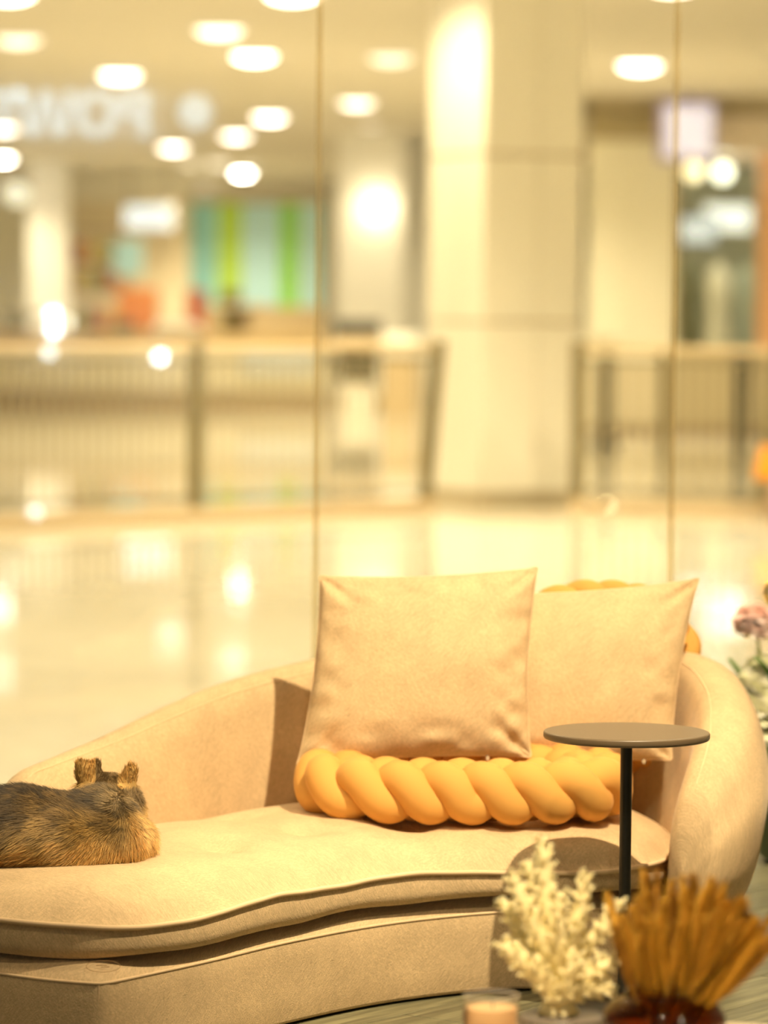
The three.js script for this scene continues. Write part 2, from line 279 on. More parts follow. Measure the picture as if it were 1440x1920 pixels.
{
  const N = 150, K = 56, F = fC.getSpacedPoints(N), B = bC.getSpacedPoints(N), rows = [];
  for (let i = 0; i <= N; i++) {
    const row = [];
    for (let j = 0; j <= K; j++) {
      const t = 0.5 - 0.5 * Math.cos(Math.PI * j / K), p = F[i].clone().lerp(B[i], t), d = distTo(p.x, p.z);
      const edge = smooth(d, 0, 0.05); p.y = lerp(seamY(p) + (0.5 * d), seatHeight(p.x, p.z, d), edge); row.push(p);
    }
    rows.push(row);
  }
  let top = grid(rows); if (top.attributes.normal.getY(Math.floor(top.attributes.normal.count / 2)) < 0) top = flip(top);
  // uv: plan in metres
  { const p = top.attributes.position, uv = top.attributes.uv; for (let i = 0; i < p.count; i++) uv.setXY(i, p.getX(i), p.getZ(i)); }
  const n = outlineNormals(outline), side = [];
  for (let k = 0; k <= 8; k++) { const t = k / 8, bulge = 0.004 * Math.sin(Math.PI * t) - 0.01 * smooth(t, 0.8, 1); side.push(outline.map((p, i) => { const q = p.clone().addScaledVector(n[i], bulge); q.y = lerp(seamY(p), 0.232 + 0.01 * (noise3(p.x * 6, 1, p.z * 6) - 0.5), t); return q; })); }
  let boxing = grid(side, true);
  { const a = boxing.attributes; const i = 60, d = V(a.normal.getX(i), 0, a.normal.getZ(i)).dot(n[60]); if (d < 0) boxing = flip(boxing); }
  const cush = partW('seat_cushion', merge([top, boxing]), M.sofa, sofa);
  const pipe = (yo, out, r) => { const pts = outline.filter((_, i) => i % 2 === 0).map((p, k) => { const q = p.clone().addScaledVector(n[k * 2], out); q.y = seamY(p) + yo; return q; }); return tube(pts, r, 420, 7, true); };
  cush.add(partW('piping', pipe(0.002, 0.0055, 0.006), M.piping, sofa));
  // base: upholstered box under the cushion, with a welted edge and a sloping deck
  const baseFront = [[-1.14, -8.72], [-1.08, -8.42], [-0.97, -8.2], [-0.83, -8.075], [-0.70, -7.985], [-0.60, -7.945], [-0.575, -7.945], [-0.55, -7.975], [-0.46, -8.10], [-0.36, -8.245], [-0.215, -8.475], [-0.02, -8.72], [0.135, -8.855], [0.29, -8.945], [0.44, -8.98], [0.565, -9.03], [0.65, -9.12], [0.69, -9.22]];
  const bf = curve2(baseFront), bo = [...bf.getSpacedPoints(170), ...bC.getSpacedPoints(110).reverse().slice(1, -1)], bn = outlineNormals(bo);
  const ring = (y, out, wob = 0) => bo.map((p, i) => { const q = p.clone().addScaledVector(bn[i], out + wob * (noise3(p.x * 6, y * 9, p.z * 6) - 0.5)); q.y = y; return q; });
  const relax = (pts, n) => { let a = pts; for (let k = 0; k < n; k++) a = a.map((p, i) => p.clone().multiplyScalar(2).add(a[(i + 1) % a.length]).add(a[(i + a.length - 1) % a.length]).multiplyScalar(0.25)); return a; };
  const rings = [ring(0.006, -0.010), ring(0.014, -0.001), ring(0.07, 0, 0.004), ring(0.11, 0.001, 0.007), ring(0.15, 0.001, 0.005), ring(0.185, 0), ring(0.194, -0.006), relax(ring(0.208, -0.02, 0.003), 15), relax(ring(0.226, -0.042), 50), relax(ring(0.236, -0.066), 100), relax(ring(0.238, -0.10), 200)];
  let bg = grid(rings, true); { const a = bg.attributes, cols = bo.length + 1, i = cols * 3 + 60; if (V(a.normal.getX(i), 0, a.normal.getZ(i)).dot(bn[60]) < 0) bg = flip(bg); }
  const baseM = partW('base', bg, M.sofa, sofa);
  baseM.add(partW('piping', tube(bo.filter((_, i) => i % 2 === 0).map((p, k) => { const q = p.clone().addScaledVector(bn[k * 2], -0.0015); q.y = 0.1905; return q; }), 0.0035, 420, 6, true), M.piping, sofa));
  { // vertical seam at the front corner
    const i = bo.reduce((b, p, k) => (p.distanceTo(V(-0.578, 0, -7.945)) < bo[b].distanceTo(V(-0.578, 0, -7.945)) ? k : b), 0);
    baseM.add(partW('corner_seam', tube([0.03, 0.08, 0.13, 0.188].map((y) => { const q = bo[i].clone().addScaledVector(bn[i], -0.0002); q.y = y; return q; }), 0.0014, 20, 5), M.piping, sofa));
    // stitched oval maker's patch on the deck
    const g = [new THREE.TorusGeometry(0.04, 0.0007, 5, 60), box(0.024, 0.0014, 0.0014, -0.004, 0.007, 0), box(0.02, 0.0014, 0.0014, 0.004, -0.005, 0)];
    const pm = merge(g); pm.scale(0.9, 0.42, 1); pm.rotateX(-Math.PI / 2 + 0.62); pm.rotateY(0.25); pm.translate(-0.580, 0.2195, -7.988);
    baseM.add(partW('stitched_patch', pm, std(0.45, 0.28, 0.13, 0.8), sofa, 'small stitched oval patch'));
  }
  for (const [x, z] of [[-0.6, -8.15], [-1.0, -8.6], [0.3, -9.1], [0.6, -9.4], [-0.3, -9.5]]) partW('foot', cyl(0.022, 0.026, 0.008, x, 0.004, z, 16), M.dark, sofa);

  // shell: back that rises from the left and wraps round into the right arm
  const P = curve2([[-0.87, -9.0], [-0.71, -9.18], [-0.57, -9.33], [-0.42, -9.50], [-0.28, -9.63], [-0.05, -9.77], [0.2, -9.85], [0.41, -9.87], [0.57, -9.82], [0.68, -9.70], [0.725, -9.52], [0.73, -9.36], [0.70, -9.18], [0.635, -9.055]]);
  const hPts = [[0, 0.468], [0.06, 0.50], [0.14, 0.546], [0.22, 0.598], [0.32, 0.662], [0.42, 0.708], [0.55, 0.735], [0.68, 0.745], [0.76, 0.725], [0.84, 0.67], [0.92, 0.58], [1, 0.46]];
  const hAt = (t) => { let i = 0; while (i < hPts.length - 2 && hPts[i + 1][0] < t) i++; const k = (t - hPts[i][0]) / (hPts[i + 1][0] - hPts[i][0]); return lerp(hPts[i][1], hPts[i + 1][1], k); };
  const S = 150, secs = [], seam = [];
  for (let i = 0; i <= S; i++) {
    const t = i / S, p = P.getPointAt(t), tg = P.getTangentAt(t), o = V(tg.z, 0, -tg.x); // outward, away from the seat
    const h = (hAt(Math.max(0, t - 0.02)) + hAt(t) + hAt(Math.min(1, t + 0.02))) / 3, arm = smooth(t, 0.62, 0.9);
    const W = lerp(0.125, 0.158, smooth(t, 0.1, 0.75)), lean = lerp(0.05, 0.045, arm) * (h - 0.35) / 0.35, bulge = lerp(0.02, 0.045, smooth(t, 0.3, 0.85));
    const sec = [[0.0, 0.05], [-0.004, 0.18], [0.0, 0.30], [lean * 0.25, 0.30 + (h - 0.30) * 0.3], [lean * 0.62, 0.30 + (h - 0.30) * 0.62], [lean + 0.004, h - 0.045], [lean + 0.02, h - 0.018], [lean + W * 0.3, h - 0.002], [lean + W * 0.55, h], [lean + W * 0.82, h - 0.02], [lean + W, h - 0.065], [W + lean * 0.7 + bulge * 0.8, lerp(0.42, h - 0.13, 0.55)], [W + bulge, lerp(0.05, h, 0.5)], [W * 0.95 + bulge * 0.6, 0.22], [W * 0.75, 0.1], [W * 0.6, 0.035], [0.03, 0.03]];
    const c = new THREE.CatmullRomCurve3(sec.map((q) => V(q[0], q[1], 0)), true, 'centripetal').getSpacedPoints(64).slice(0, 64);
    // round the two ends
    const e0 = t < 0.05 ? Math.sqrt(Math.max(0, 1 - (1 - t / 0.05) ** 2)) : 1, e1 = t > 0.93 ? Math.sqrt(Math.max(0, 1 - ((t - 0.93) / 0.07) ** 2)) : 1, e = Math.max(0.02, Math.min(e0, e1));
    const cx = W * 0.5 + lean * 0.5, cy = lerp(0.18, h * 0.5, 0.5);
    secs.push(c.map((q) => { const x = cx + (q.x - cx) * e, y = cy + (q.y - cy) * lerp(e, 1, 0.25 * (e < 0.999 ? 1 : 0)); const w = p.clone().addScaledVector(o, x); w.y = Math.max(0.02, y); return w; }));
    if (t > 0.02 && t < 0.985) { const k = 27; seam.push(secs[secs.length - 1][k].clone()); }
  }
  let sg = grid(secs, true, true, true);
  { const a = sg.attributes, i = 75 * 65 + 12; const o = V(P.getTangentAt(0.5).z, 0, -P.getTangentAt(0.5).x); const nn = V(a.normal.getX(i), a.normal.getY(i), a.normal.getZ(i)); if (nn.dot(o) > 0) sg = flip(sg); }
  const backM = partW('backrest', sg, M.sofa, sofa);
  backM.add(partW('piping', tube(seam.filter((_, i) => i % 3 === 0), 0.0018, 200, 6), M.piping, sofa));
}

// ---------------------------------------------------------------- pillows
function pillowGeo(W, H, T, sd, shear) {
  const n = 56, pos = [[], []];
  const shape = (u, v, s) => {
    const cu = 1 - u * u, cv = 1 - v * v;
    const x = W / 2 * u * (1 - 0.055 * cv) * (1 - 0.03 * v) + shear * v * H / 2, y = H / 2 * v * (1 - 0.05 * cu);
    const env = Math.pow(Math.max(0, cu), 0.52) * Math.pow(Math.max(0, cv), 0.52);
    let z = s * T / 2 * env;
    const e = Math.max(Math.abs(u), Math.abs(v)), wr = smooth(e, 0.55, 0.9) * (1 - smooth(e, 0.965, 1));
    z += wr * 0.010 * (noise3(u * 7 + sd, v * 7, s * 3 + sd) - 0.5) * 2 + (1 - smooth(e, 0.6, 1)) * 0.012 * (noise3(u * 2.6 + sd, v * 2.6, s + 4) - 0.5);
    // creases that run in from the corners
    const dc = Math.abs(Math.abs(u) - Math.abs(v)), kc = smooth(e, 0.62, 0.85) * (1 - smooth(e, 0.93, 1)); z -= s * 0.012 * kc * Math.exp(-dc * dc / 0.004);
    return V(x, y, z);
  };
  const g = [];
  for (const s of [1, -1]) {
    const rows = [];
    for (let i = 0; i <= n; i++) { const row = []; for (let j = 0; j <= n; j++) { const f = (k) => Math.sin((k / n - 0.5) * Math.PI) * 0.55 + (k / n * 2 - 1) * 0.45; row.push(shape(f(i), f(j), s)); } rows.push(row); }
    let q = grid(rows); const mid = Math.floor(q.attributes.normal.count / 2); if (q.attributes.normal.getZ(mid) * s < 0) q = flip(q);
    g.push(q);
  }
  const edge = []; const f = (k) => k * 2 - 1;
  for (let k = 0; k < 24; k++) edge.push(shape(f(k / 24), -1, 0)); for (let k = 0; k < 24; k++) edge.push(shape(1, f(k / 24), 0)); for (let k = 0; k < 24; k++) edge.push(shape(-f(k / 24), 1, 0)); for (let k = 0; k < 24; k++) edge.push(shape(-1, -f(k / 24), 0));
  return [merge(g), tube(edge.map((p) => p.multiplyScalar(0.997)), 0.0018, 300, 6, true)];
}
function pillow(label, pos, rot, W, H, T, sd, shear) {
  const t = thing('throw_pillow', label, 'pillow', pos, 0, 'beige throw pillows on the sofa'); t.rotation.set(...rot, 'YXZ');
  const [a, b] = pillowGeo(W, H, T, sd, shear);
  const cov = part('cover', a, M.pillow, t); part('edge_seam', b, M.piping, cov);
  part('zipper_pull', rbox(0.008, 0.018, 0.004, 0.0018, 0.15, -H / 2 * 0.985, 0.004), M.tan, t);
}
pillow('beige square pillow in front, overlapping the other pillow', [0.096, 0.722, -9.44], [-0.28, 0.05, 0.045], 0.56, 0.475, 0.19, 3, 0.13);
pillow('beige square pillow behind, leaning in the corner by the arm', [0.49, 0.685, -9.60], [-0.27, -0.10, 0.09], 0.54, 0.455, 0.18, 8, 0.26);

// ---------------------------------------------------------------- braided cushions: a three strand braid closed to an oval ring
function braid(parent, a, b, periods, r, lat, vert) {
  const C = (s) => { // rounded rectangle like oval
    const c = Math.cos(s), n = Math.sin(s), e = 0.72; return V(a * Math.sign(c) * Math.pow(Math.abs(c), e), 0, b * Math.sign(n) * Math.pow(Math.abs(n), e));
  };
  const pts = []; for (let i = 0; i < 720; i++) pts.push(C(i / 720 * 2 * Math.PI));
  const ring = new THREE.CatmullRomCurve3(pts, true);
  for (let k = 0; k < 3; k++) {
    const line = [], M_ = 260;
    for (let i = 0; i < M_; i++) {
      const t = i / M_, p = ring.getPointAt(t), tg = ring.getTangentAt(t), o = V(tg.z, 0, -tg.x), th = 2 * Math.PI * (periods * t + k / 3);
      line.push(p.addScaledVector(o, lat * Math.sin(th)).add(V(0, vert * Math.sin(2 * th), 0)));
    }
    part('strand', tube(line, r, 900, 18, true), M.braid, parent);
  }
}
const bc1 = thing('braided_cushion', 'mustard yellow braided ring cushion lying on the seat in front of the pillows', 'cushion', [0.20, 0.452, -9.315]); bc1.rotation.y = 0.02;
braid(bc1, 0.32, 0.19, 6, 0.047, 0.048, -0.03);
const bc2 = thing('braided_cushion', 'mustard yellow braided cushion standing behind the right pillow, barely visible', 'cushion', [0.565, 0.665, -9.80]); bc2.rotation.set(1.36, 0, -0.1);
braid(bc2, 0.2, 0.19, 6, 0.032, 0.03, -0.018);

// ---------------------------------------------------------------- side table
{
  const t = thing('side_table', 'small round dark side table on a thin pole before the sofa arm', 'side table', [0.558, 0, -8.72]);
  part('tabletop', lathe([[0, 0.626], [0.183, 0.626], [0.188, 0.628], [0.19, 0.632], [0.19, 0.64], [0.1885, 0.643], [0.185, 0.6445], [0, 0.6445]], 96), M.tableTop, t);
  part('pole', cyl(0.0136, 0.0136, 0.62, 0, 0.316, 0, 24), M.darkMetal, t);
  part('base_plate', lathe([[0, 0], [0.15, 0], [0.152, 0.003], [0.15, 0.008], [0.02, 0.01], [0, 0.01]], 64), M.darkMetal, t);
}

// ---------------------------------------------------------------- dog
{
  const dog = thing('dog', 'small brown and black dog curled up on the left end of the sofa, facing away', 'dog', [-0.75, 0.38, -8.45]);
  const c0 = V(-0.77, 0.47, -8.47), half = 0.33, RES = 112;
  const bones = [ // a, b, ra, rb, vertical squash
    [[-0.98, 0.428, -8.50], [-0.80, 0.434, -8.47], 0.084, 0.090], [[-0.80, 0.434, -8.47], [-0.63, 0.432, -8.50], 0.088, 0.078],
    [[-0.62, 0.430, -8.50], [-0.558, 0.402, -8.54], 0.074, 0.052], [[-0.94, 0.42, -8.42], [-0.70, 0.415, -8.40], 0.06, 0.062], [[-0.70, 0.415, -8.40], [-0.58, 0.413, -8.46], 0.06, 0.052],
    [[-0.62, 0.465, -8.54], [-0.612, 0.482, -8.615], 0.055, 0.052], [[-0.612, 0.484, -8.62], [-0.58, 0.455, -8.70], 0.054, 0.035],
    [[-0.545, 0.405, -8.62], [-0.58, 0.40, -8.74], 0.028, 0.022], [[-0.63, 0.405, -8.64], [-0.68, 0.40, -8.75], 0.028, 0.022], [[-0.9, 0.42, -8.52], [-1.04, 0.41, -8.45], 0.085, 0.06],
  ].map(([a, b, r0, r1]) => ({ a: V(...a), b: V(...b), r0, r1 }));
  const ears = [ // base centre, tip, half width, thickness
    { a: V(-0.655, 0.515, -8.60), b: V(-0.662, 0.552, -8.605), w: 0.0245, t: 0.0095, k: 0.95 }, { a: V(-0.672, 0.548, -8.605), b: V(-0.681, 0.571, -8.60), w: 0.009, t: 0.007, k: 0.6 }, { a: V(-0.648, 0.548, -8.605), b: V(-0.641, 0.570, -8.605), w: 0.009, t: 0.007, k: 0.55 },
    { a: V(-0.580, 0.505, -8.585), b: V(-0.562, 0.560, -8.585), w: 0.028, t: 0.009, k: 0.5 },
  ];
  const sd = (p) => {
    let num = 0; const k = 0.016; // smooth minimum in exponential form
    for (const { a, b, r0, r1 } of bones) { const ab = b.clone().sub(a), h = clamp(p.clone().sub(a).dot(ab) / ab.lengthSq(), 0, 1), d = p.distanceTo(a.clone().addScaledVector(ab, h)) - lerp(r0, r1, h); num += Math.exp(-d / k); }
    let d = -k * Math.log(num + 1e-30);
    for (const e of ears) { const ab = e.b.clone().sub(e.a), h = clamp(p.clone().sub(e.a).dot(ab) / ab.lengthSq(), 0, 1), q = p.clone().sub(e.a.clone().addScaledVector(ab, h)); const w = lerp(1, e.k, h) * e.w; const de = (Math.hypot(q.x / w, q.y / w, q.z / e.t) - 1) * e.t; d = -0.006 * Math.log(Math.exp(-d / 0.006) + Math.exp(-de / 0.006)); }
    return Math.max(d, 0.362 - p.y);
  };
  const mc = new MarchingCubes(RES, new THREE.MeshStandardMaterial(), false, false, 400000);
  mc.isolation = 0;
  const hs = RES / 2, p = V(0, 0, 0);
  for (let z = 0; z < RES; z++) for (let y = 0; y < RES; y++) for (let x = 0; x < RES; x++) {
    p.set(c0.x + (x - hs) / hs * half, c0.y + (y - hs) / hs * half, c0.z + (z - hs) / hs * half);
    mc.field[x + y * RES + z * RES * RES] = (p.y < 0.345 || p.y > 0.62) ? -1 : -sd(p);
  }
  mc.update();
  let bg = new THREE.BufferGeometry(); bg.setAttribute('position', new THREE.BufferAttribute(mc.positionArray.slice(0, mc.count * 3), 3));
  bg = mergeVertices(bg, 1e-5); bg.scale(half, half, half); bg.translate(c0.x, c0.y, c0.z); bg.computeVertexNormals();
  // coat colour by place on the body
  const cDark = [0.045, 0.03, 0.014], cBrown = [0.20, 0.12, 0.038], cTan = [0.46, 0.29, 0.09], cGold = [0.78, 0.48, 0.15], cCream = [0.80, 0.60, 0.32];
  const mix = (a, b, k) => a.map((v, i) => lerp(v, b[i], clamp(k, 0, 1)));
  const coat = (q) => {
    const n1 = noise3(q.x * 28, q.y * 28, q.z * 28), n2 = noise3(q.x * 75 + 5, q.y * 75, q.z * 75), h = (q.y - 0.385) / 0.145;
    if (q.y > 0.523 && q.x > -0.72 && q.z < -8.55) { const e = Math.abs(q.x + 0.618) > 0.026 && q.y > 0.522; return e ? mix(cGold, cTan, n1 * 1.1) : mix(cBrown, cDark, smooth(n1, 0.35, 0.65)); }
    let c = mix(cGold, cTan, smooth(h + 0.4 * (n1 - 0.5), 0.12, 0.4));
    c = mix(c, cBrown, smooth(h + 0.5 * (n1 - 0.5), 0.35, 0.75));
    c = mix(c, cDark, 0.85 * smooth(h + 0.35 * (n2 - 0.5), 0.86, 1.0));                     // dark line along the spine
    const left = smooth(-q.x + 0.25 * (n1 - 0.5) - 0.9 * (0.45 - q.y), 0.78, 0.9); c = mix(c, cDark, 0.62 * left);      // darker loin
    const patch = Math.exp(-(((q.x + 0.565) / 0.035) ** 2 + ((q.y - 0.485) / 0.022) ** 2)); c = mix(c, cDark, 0.6 * patch * smooth(n1, 0.2, 0.6));
    const ruff = Math.exp(-(((q.x + 0.60) / 0.035) ** 2 + ((q.y - 0.51) / 0.018) ** 2)); c = mix(c, cCream, 0.55 * ruff);
    const collar = Math.exp(-(((q.x + 0.645) / 0.045) ** 2 + ((q.y - 0.508) / 0.014) ** 2)); c = mix(c, cDark, 0.9 * collar);
    const chest = smooth(q.x, -0.585, -0.53) * (1 - smooth(q.y, 0.47, 0.5)); c = mix(c, cGold, chest * 0.85);
    return mix(c, cDark, 0.65 * smooth(n2, 0.55, 0.85) * smooth(h, 0.25, 0.5));
  };
  const pa = bg.attributes.position, col = new Float32Array(pa.count * 3), q = V(0, 0, 0);
  for (let i = 0; i < pa.count; i++) { q.fromBufferAttribute(pa, i); const c = mix(coat(q), cDark, 0.2); col.set(c, i * 3); }
  bg.setAttribute('color', new THREE.BufferAttribute(col, 3));
  const nIdx = bg.index.array, nor = bg.attributes.normal;
  // fur: bent hair cards as tapering three sided spikes
  const hair = new THREE.ConeGeometry(0.5, 1, 3, 3, true); hair.translate(0, 0.5, 0);
  { const h = hair.attributes.position; for (let i = 0; i < h.count; i++) { const y = h.getY(i); h.setX(i, h.getX(i)); h.setZ(i, h.getZ(i)); h.setXYZ(i, h.getX(i), y, h.getZ(i) - 40 * 0 ); } hair.computeVertexNormals(); }
  const areas = new Float32Array(nIdx.length / 3); let tot = 0; const A = V(0, 0, 0), B = V(0, 0, 0), Cc = V(0, 0, 0);
  for (let i = 0; i < areas.length; i++) { A.fromBufferAttribute(pa, nIdx[i * 3]); B.fromBufferAttribute(pa, nIdx[i * 3 + 1]); Cc.fromBufferAttribute(pa, nIdx[i * 3 + 2]); const ar = B.clone().sub(A).cross(Cc.clone().sub(A)).length() / 2; tot += ar; areas[i] = tot; }
  const COUNT = 90000, im = new THREE.InstancedMesh(hair, new THREE.MeshStandardMaterial({ color: 0xffffff, roughness: 0.62 }), COUNT);
  seed(77); const mat = new THREE.Matrix4(), quat = new THREE.Quaternion(), up = V(0, 1, 0), N = V(0, 0, 0), ccol = new THREE.Color(); let made = 0;
  while (made < COUNT) {
    const r = rnd() * tot; let lo = 0, hi = areas.length - 1; while (lo < hi) { const m = (lo + hi) >> 1; areas[m] < r ? lo = m + 1 : hi = m; }
    A.fromBufferAttribute(pa, nIdx[lo * 3]); B.fromBufferAttribute(pa, nIdx[lo * 3 + 1]); Cc.fromBufferAttribute(pa, nIdx[lo * 3 + 2]);
    let u = rnd(), v = rnd(); if (u + v > 1) { u = 1 - u; v = 1 - v; }
    const P0 = A.clone().addScaledVector(B.clone().sub(A), u).addScaledVector(Cc.clone().sub(A), v);
    if (P0.y < 0.366) { if (rnd() < 0.9) continue; }
    N.fromBufferAttribute(nor, nIdx[lo * 3]).normalize();
    const ear = P0.y > 0.53 && P0.z < -8.55;
    const flow = ear ? V(0, 1, 0.1) : V(-0.75 * (1 - smooth(P0.x, -0.62, -0.53)) - 0.05, -0.42 - 0.5 * smooth(P0.x, -0.66, -0.55), 0.12);
    flow.x += 0.5 * (noise3(P0.x * 22, P0.y * 22, P0.z * 22) - 0.5); flow.y += 0.5 * (noise3(P0.x * 22 + 9, P0.y * 22, P0.z * 22) - 0.5);
    flow.addScaledVector(N, -flow.dot(N)).normalize();
    const dir = flow.addScaledVector(N, ear ? 0.35 : 0.34 + 0.2 * rnd()).add(V(rr(-0.16, 0.16), rr(-0.16, 0.16), rr(-0.16, 0.16))).normalize();
    if (P0.y < 0.385 && dir.y < 0) { dir.y *= 0.1; dir.normalize(); }
    const L = ear ? rr(0.008, 0.018) : rr(0.016, 0.032), w = rr(0.001, 0.0017);
    quat.setFromUnitVectors(up, dir); mat.compose(P0.addScaledVector(N, -0.001), quat, V(w, L, w)); mat.setPosition(P0.x + 0.75, P0.y - 0.38, P0.z + 8.45); im.setMatrixAt(made, mat);
    const tip = P0.clone().addScaledVector(dir, 0.006), cc = coat(tip), k = rr(0.45, 1.45); ccol.setRGB(cc[0] * k, cc[1] * k, cc[2] * k); im.setColorAt(made, ccol); made++;
  }
  partW('body', bg, new THREE.MeshStandardMaterial({ vertexColors: true, roughness: 0.9 }), dog);
  for (const x of [-0.618, -0.568]) partW('eye', new THREE.SphereGeometry(0.0075, 16, 12).translate(x, 0.487, -8.668), std(0.02, 0.012, 0.008, 0.1), dog);
  partW('nose', new THREE.SphereGeometry(0.011, 18, 12).scale(1.2, 0.8, 0.9).translate(-0.576, 0.453, -8.735), std(0.015, 0.012, 0.01, 0.3), dog);
  im.name = 'fur'; im.userData.kind = 'stuff'; im.castShadow = im.receiveShadow = true; dog.add(im);
}

// ---------------------------------------------------------------- coffee table and what stands on it
const TT = 0.33; // its top
{
  const t = thing('coffee_table', 'round pale coffee table at the bottom edge carrying the candle, coral and vase', 'coffee table', [0.49, 0, -6.1]);
  part('tabletop', lathe([[0, TT - 0.03], [0.73, TT - 0.03], [0.745, TT - 0.026], [0.75, TT - 0.015], [0.745, TT - 0.004], [0.735, TT], [0, TT]], 120), std(0.72, 0.58, 0.40, 0.35), t);
  for (let k = 0; k < 4; k++) { const a = Math.PI / 4 + k * Math.PI / 2; const g = cyl(0.014, 0.02, TT - 0.03, 0, 0, 0, 18); g.rotateZ(0.14); g.rotateY(-a); g.translate(Math.cos(a) * 0.5, (TT - 0.03) / 2 + 0.003, Math.sin(a) * 0.5); part('leg', g, M.tan, t); }
}
{
  const t = thing('candle', 'cream candle in a clear glass tumbler beside the coral', 'candle', [0.193, TT, -6.56]);
  const R = 0.0478, H = 0.092;
  part('glass', lathe([[0, 0], [R - 0.004, 0], [R, 0.005], [R, H - 0.001], [R - 0.0012, H], [R - 0.0024, H - 0.001], [R - 0.0026, 0.012], [0, 0.011]], 64), new THREE.MeshPhysicalMaterial({ color: lin(1, 1, 1), roughness: 0.0, transmission: 1, thickness: 0, ior: 1.45 }), t);
  part('wax', lathe([[0, 0.012], [R - 0.0034, 0.0125], [R - 0.0032, H - 0.020], [R - 0.006, H - 0.0215], [0, H - 0.0225]], 56), std(0.86, 0.55, 0.26, 0.55), t);
  part('rim', new THREE.TorusGeometry(R - 0.0011, 0.0012, 8, 72).rotateX(Math.PI / 2).translate(0, H, 0), new THREE.MeshPhysicalMaterial({ color: lin(0.95, 0.9, 0.8), roughness: 0.15, transmission: 0.45, thickness: 0 }), t);
  part('wick', cyl(0.0012, 0.001, 0.012, 0.002, H - 0.0165, 0.001, 8), M.dark, t);
  const lab = new THREE.CylinderGeometry(R + 0.0006, R + 0.0006, 0.036, 20, 1, true, -2.05, 0.75).translate(0, H - 0.045, 0); part('paper_label', lab, new THREE.MeshStandardMaterial({ color: lin(0.20, 0.03, 0.02), roughness: 0.6, side: THREE.DoubleSide }), t, 'dark red label on the left of the glass');
}
{
  const t = thing('stone_tray', 'small round grey stone tray under the coral', 'tray', [0.325, TT, -6.735]);
  part('slab', lathe([[0, 0], [0.072, 0], [0.077, 0.004], [0.078, 0.022], [0.075, 0.027], [0.070, 0.029], [0.066, 0.0265], [0, 0.026]], 64), std(0.20, 0.165, 0.125, 0.35), t);
}
{
  const t = thing('coral_sculpture', 'cream white branching coral sculpture standing on the grey tray', 'coral', [0.317, TT + 0.026, -6.745]);
  seed(31);
  const geos = [], O = V(0.317, 0.356, -6.745);
  const nub = (() => { const g = lathe([[0.0, 0.0], [1, 0.0], [0.95, 0.35], [0.8, 0.7], [0.5, 0.92], [0.0, 1.0]], 7); return g; })();
  const addNub = (p, d, r, l) => { const g = nub.clone(); g.scale(r, l, r); g.applyQuaternion(new THREE.Quaternion().setFromUnitVectors(V(0, 1, 0), d)); g.translate(p.x, p.y, p.z); geos.push(g); };
  const branch = (pts, r0, r1, n) => {
    const c = new THREE.CatmullRomCurve3(pts.map((p) => V(p[0] - O.x, p[1] - O.y, p[2]))), K = 18, rows = [];
    const fr = c.computeFrenetFrames(K, false);
    for (let i = 0; i <= K; i++) { const p = c.getPointAt(i / K), r = lerp(r0 * 1.25, r1 * 1.1, i / K) * (0.9 + 0.25 * rnd()) * (i === K ? 0.35 : 1), row = []; for (let j = 0; j < 9; j++) { const a = j / 9 * 2 * Math.PI; row.push(p.clone().addScaledVector(fr.normals[i], r * Math.cos(a)).addScaledVector(fr.binormals[i], r * Math.sin(a))); } rows.push(row); }
    geos.push(grid(rows, true, false, true));
    for (let k = 0; k < n; k++) {
      const u = Math.pow((k + rnd()) / n, 0.85), i = Math.min(K, Math.round(u * K)), p = c.getPointAt(u), a = k * 2.4 + rr(-0.4, 0.4), tg = c.getTangentAt(u);
      const side = fr.normals[i].clone().multiplyScalar(Math.cos(a)).addScaledVector(fr.binormals[i], Math.sin(a)), d = side.clone().addScaledVector(tg, rr(0.3, 0.9)).add(V(0, 0.3, 0)).normalize();
      const l = lerp(0.029, 0.016, u) * rr(0.7, 1.2), r = rr(0.0033, 0.0048);
      addNub(p.clone().addScaledVector(side, lerp(r0, r1, u) * 0.75), d, r, l);
      if (rnd() < 0.55) { const q = p.clone().addScaledVector(side, lerp(r0, r1, u) * 0.6).addScaledVector(d, l * 0.45); for (let m = 0; m < 2; m++) addNub(q, d.clone().add(V(rr(-0.9, 0.9), rr(-0.2, 0.9), rr(-0.9, 0.9))).normalize(), r * 0.8, l * 0.6); }
    }
  };
  branch([[0.317, 0.362, 0], [0.314, 0.45, 0.0], [0.297, 0.55, 0.005], [0.286, 0.655, 0.0]], 0.02, 0.0095, 62);
  branch([[0.318, 0.40, 0.005], [0.335, 0.48, 0.02], [0.352, 0.54, 0.02], [0.361, 0.602, 0.02]], 0.016, 0.0085, 44);
  branch([[0.318, 0.40, -0.005], [0.352, 0.46, 0.0], [0.39, 0.505, 0.0], [0.42, 0.552, -0.005]], 0.014, 0.008, 40);
  branch([[0.315, 0.42, 0.01], [0.285, 0.49, 0.03], [0.255, 0.55, 0.035], [0.233, 0.603, 0.03]], 0.015, 0.008, 44);
  branch([[0.314, 0.40, 0], [0.27, 0.46, -0.01], [0.24, 0.51, -0.02], [0.222, 0.548, -0.02]], 0.014, 0.008, 36);
  branch([[0.314, 0.385, 0.01], [0.275, 0.43, 0.035], [0.24, 0.465, 0.05], [0.216, 0.488, 0.05]], 0.013, 0.008, 34);
  branch([[0.318, 0.385, 0.005], [0.352, 0.415, 0.02], [0.385, 0.44, 0.03], [0.413, 0.455, 0.03]], 0.013, 0.008, 34);
  branch([[0.318, 0.38, 0], [0.35, 0.40, 0.02], [0.38, 0.405, 0.03], [0.408, 0.412, 0.03]], 0.011, 0.007, 26);
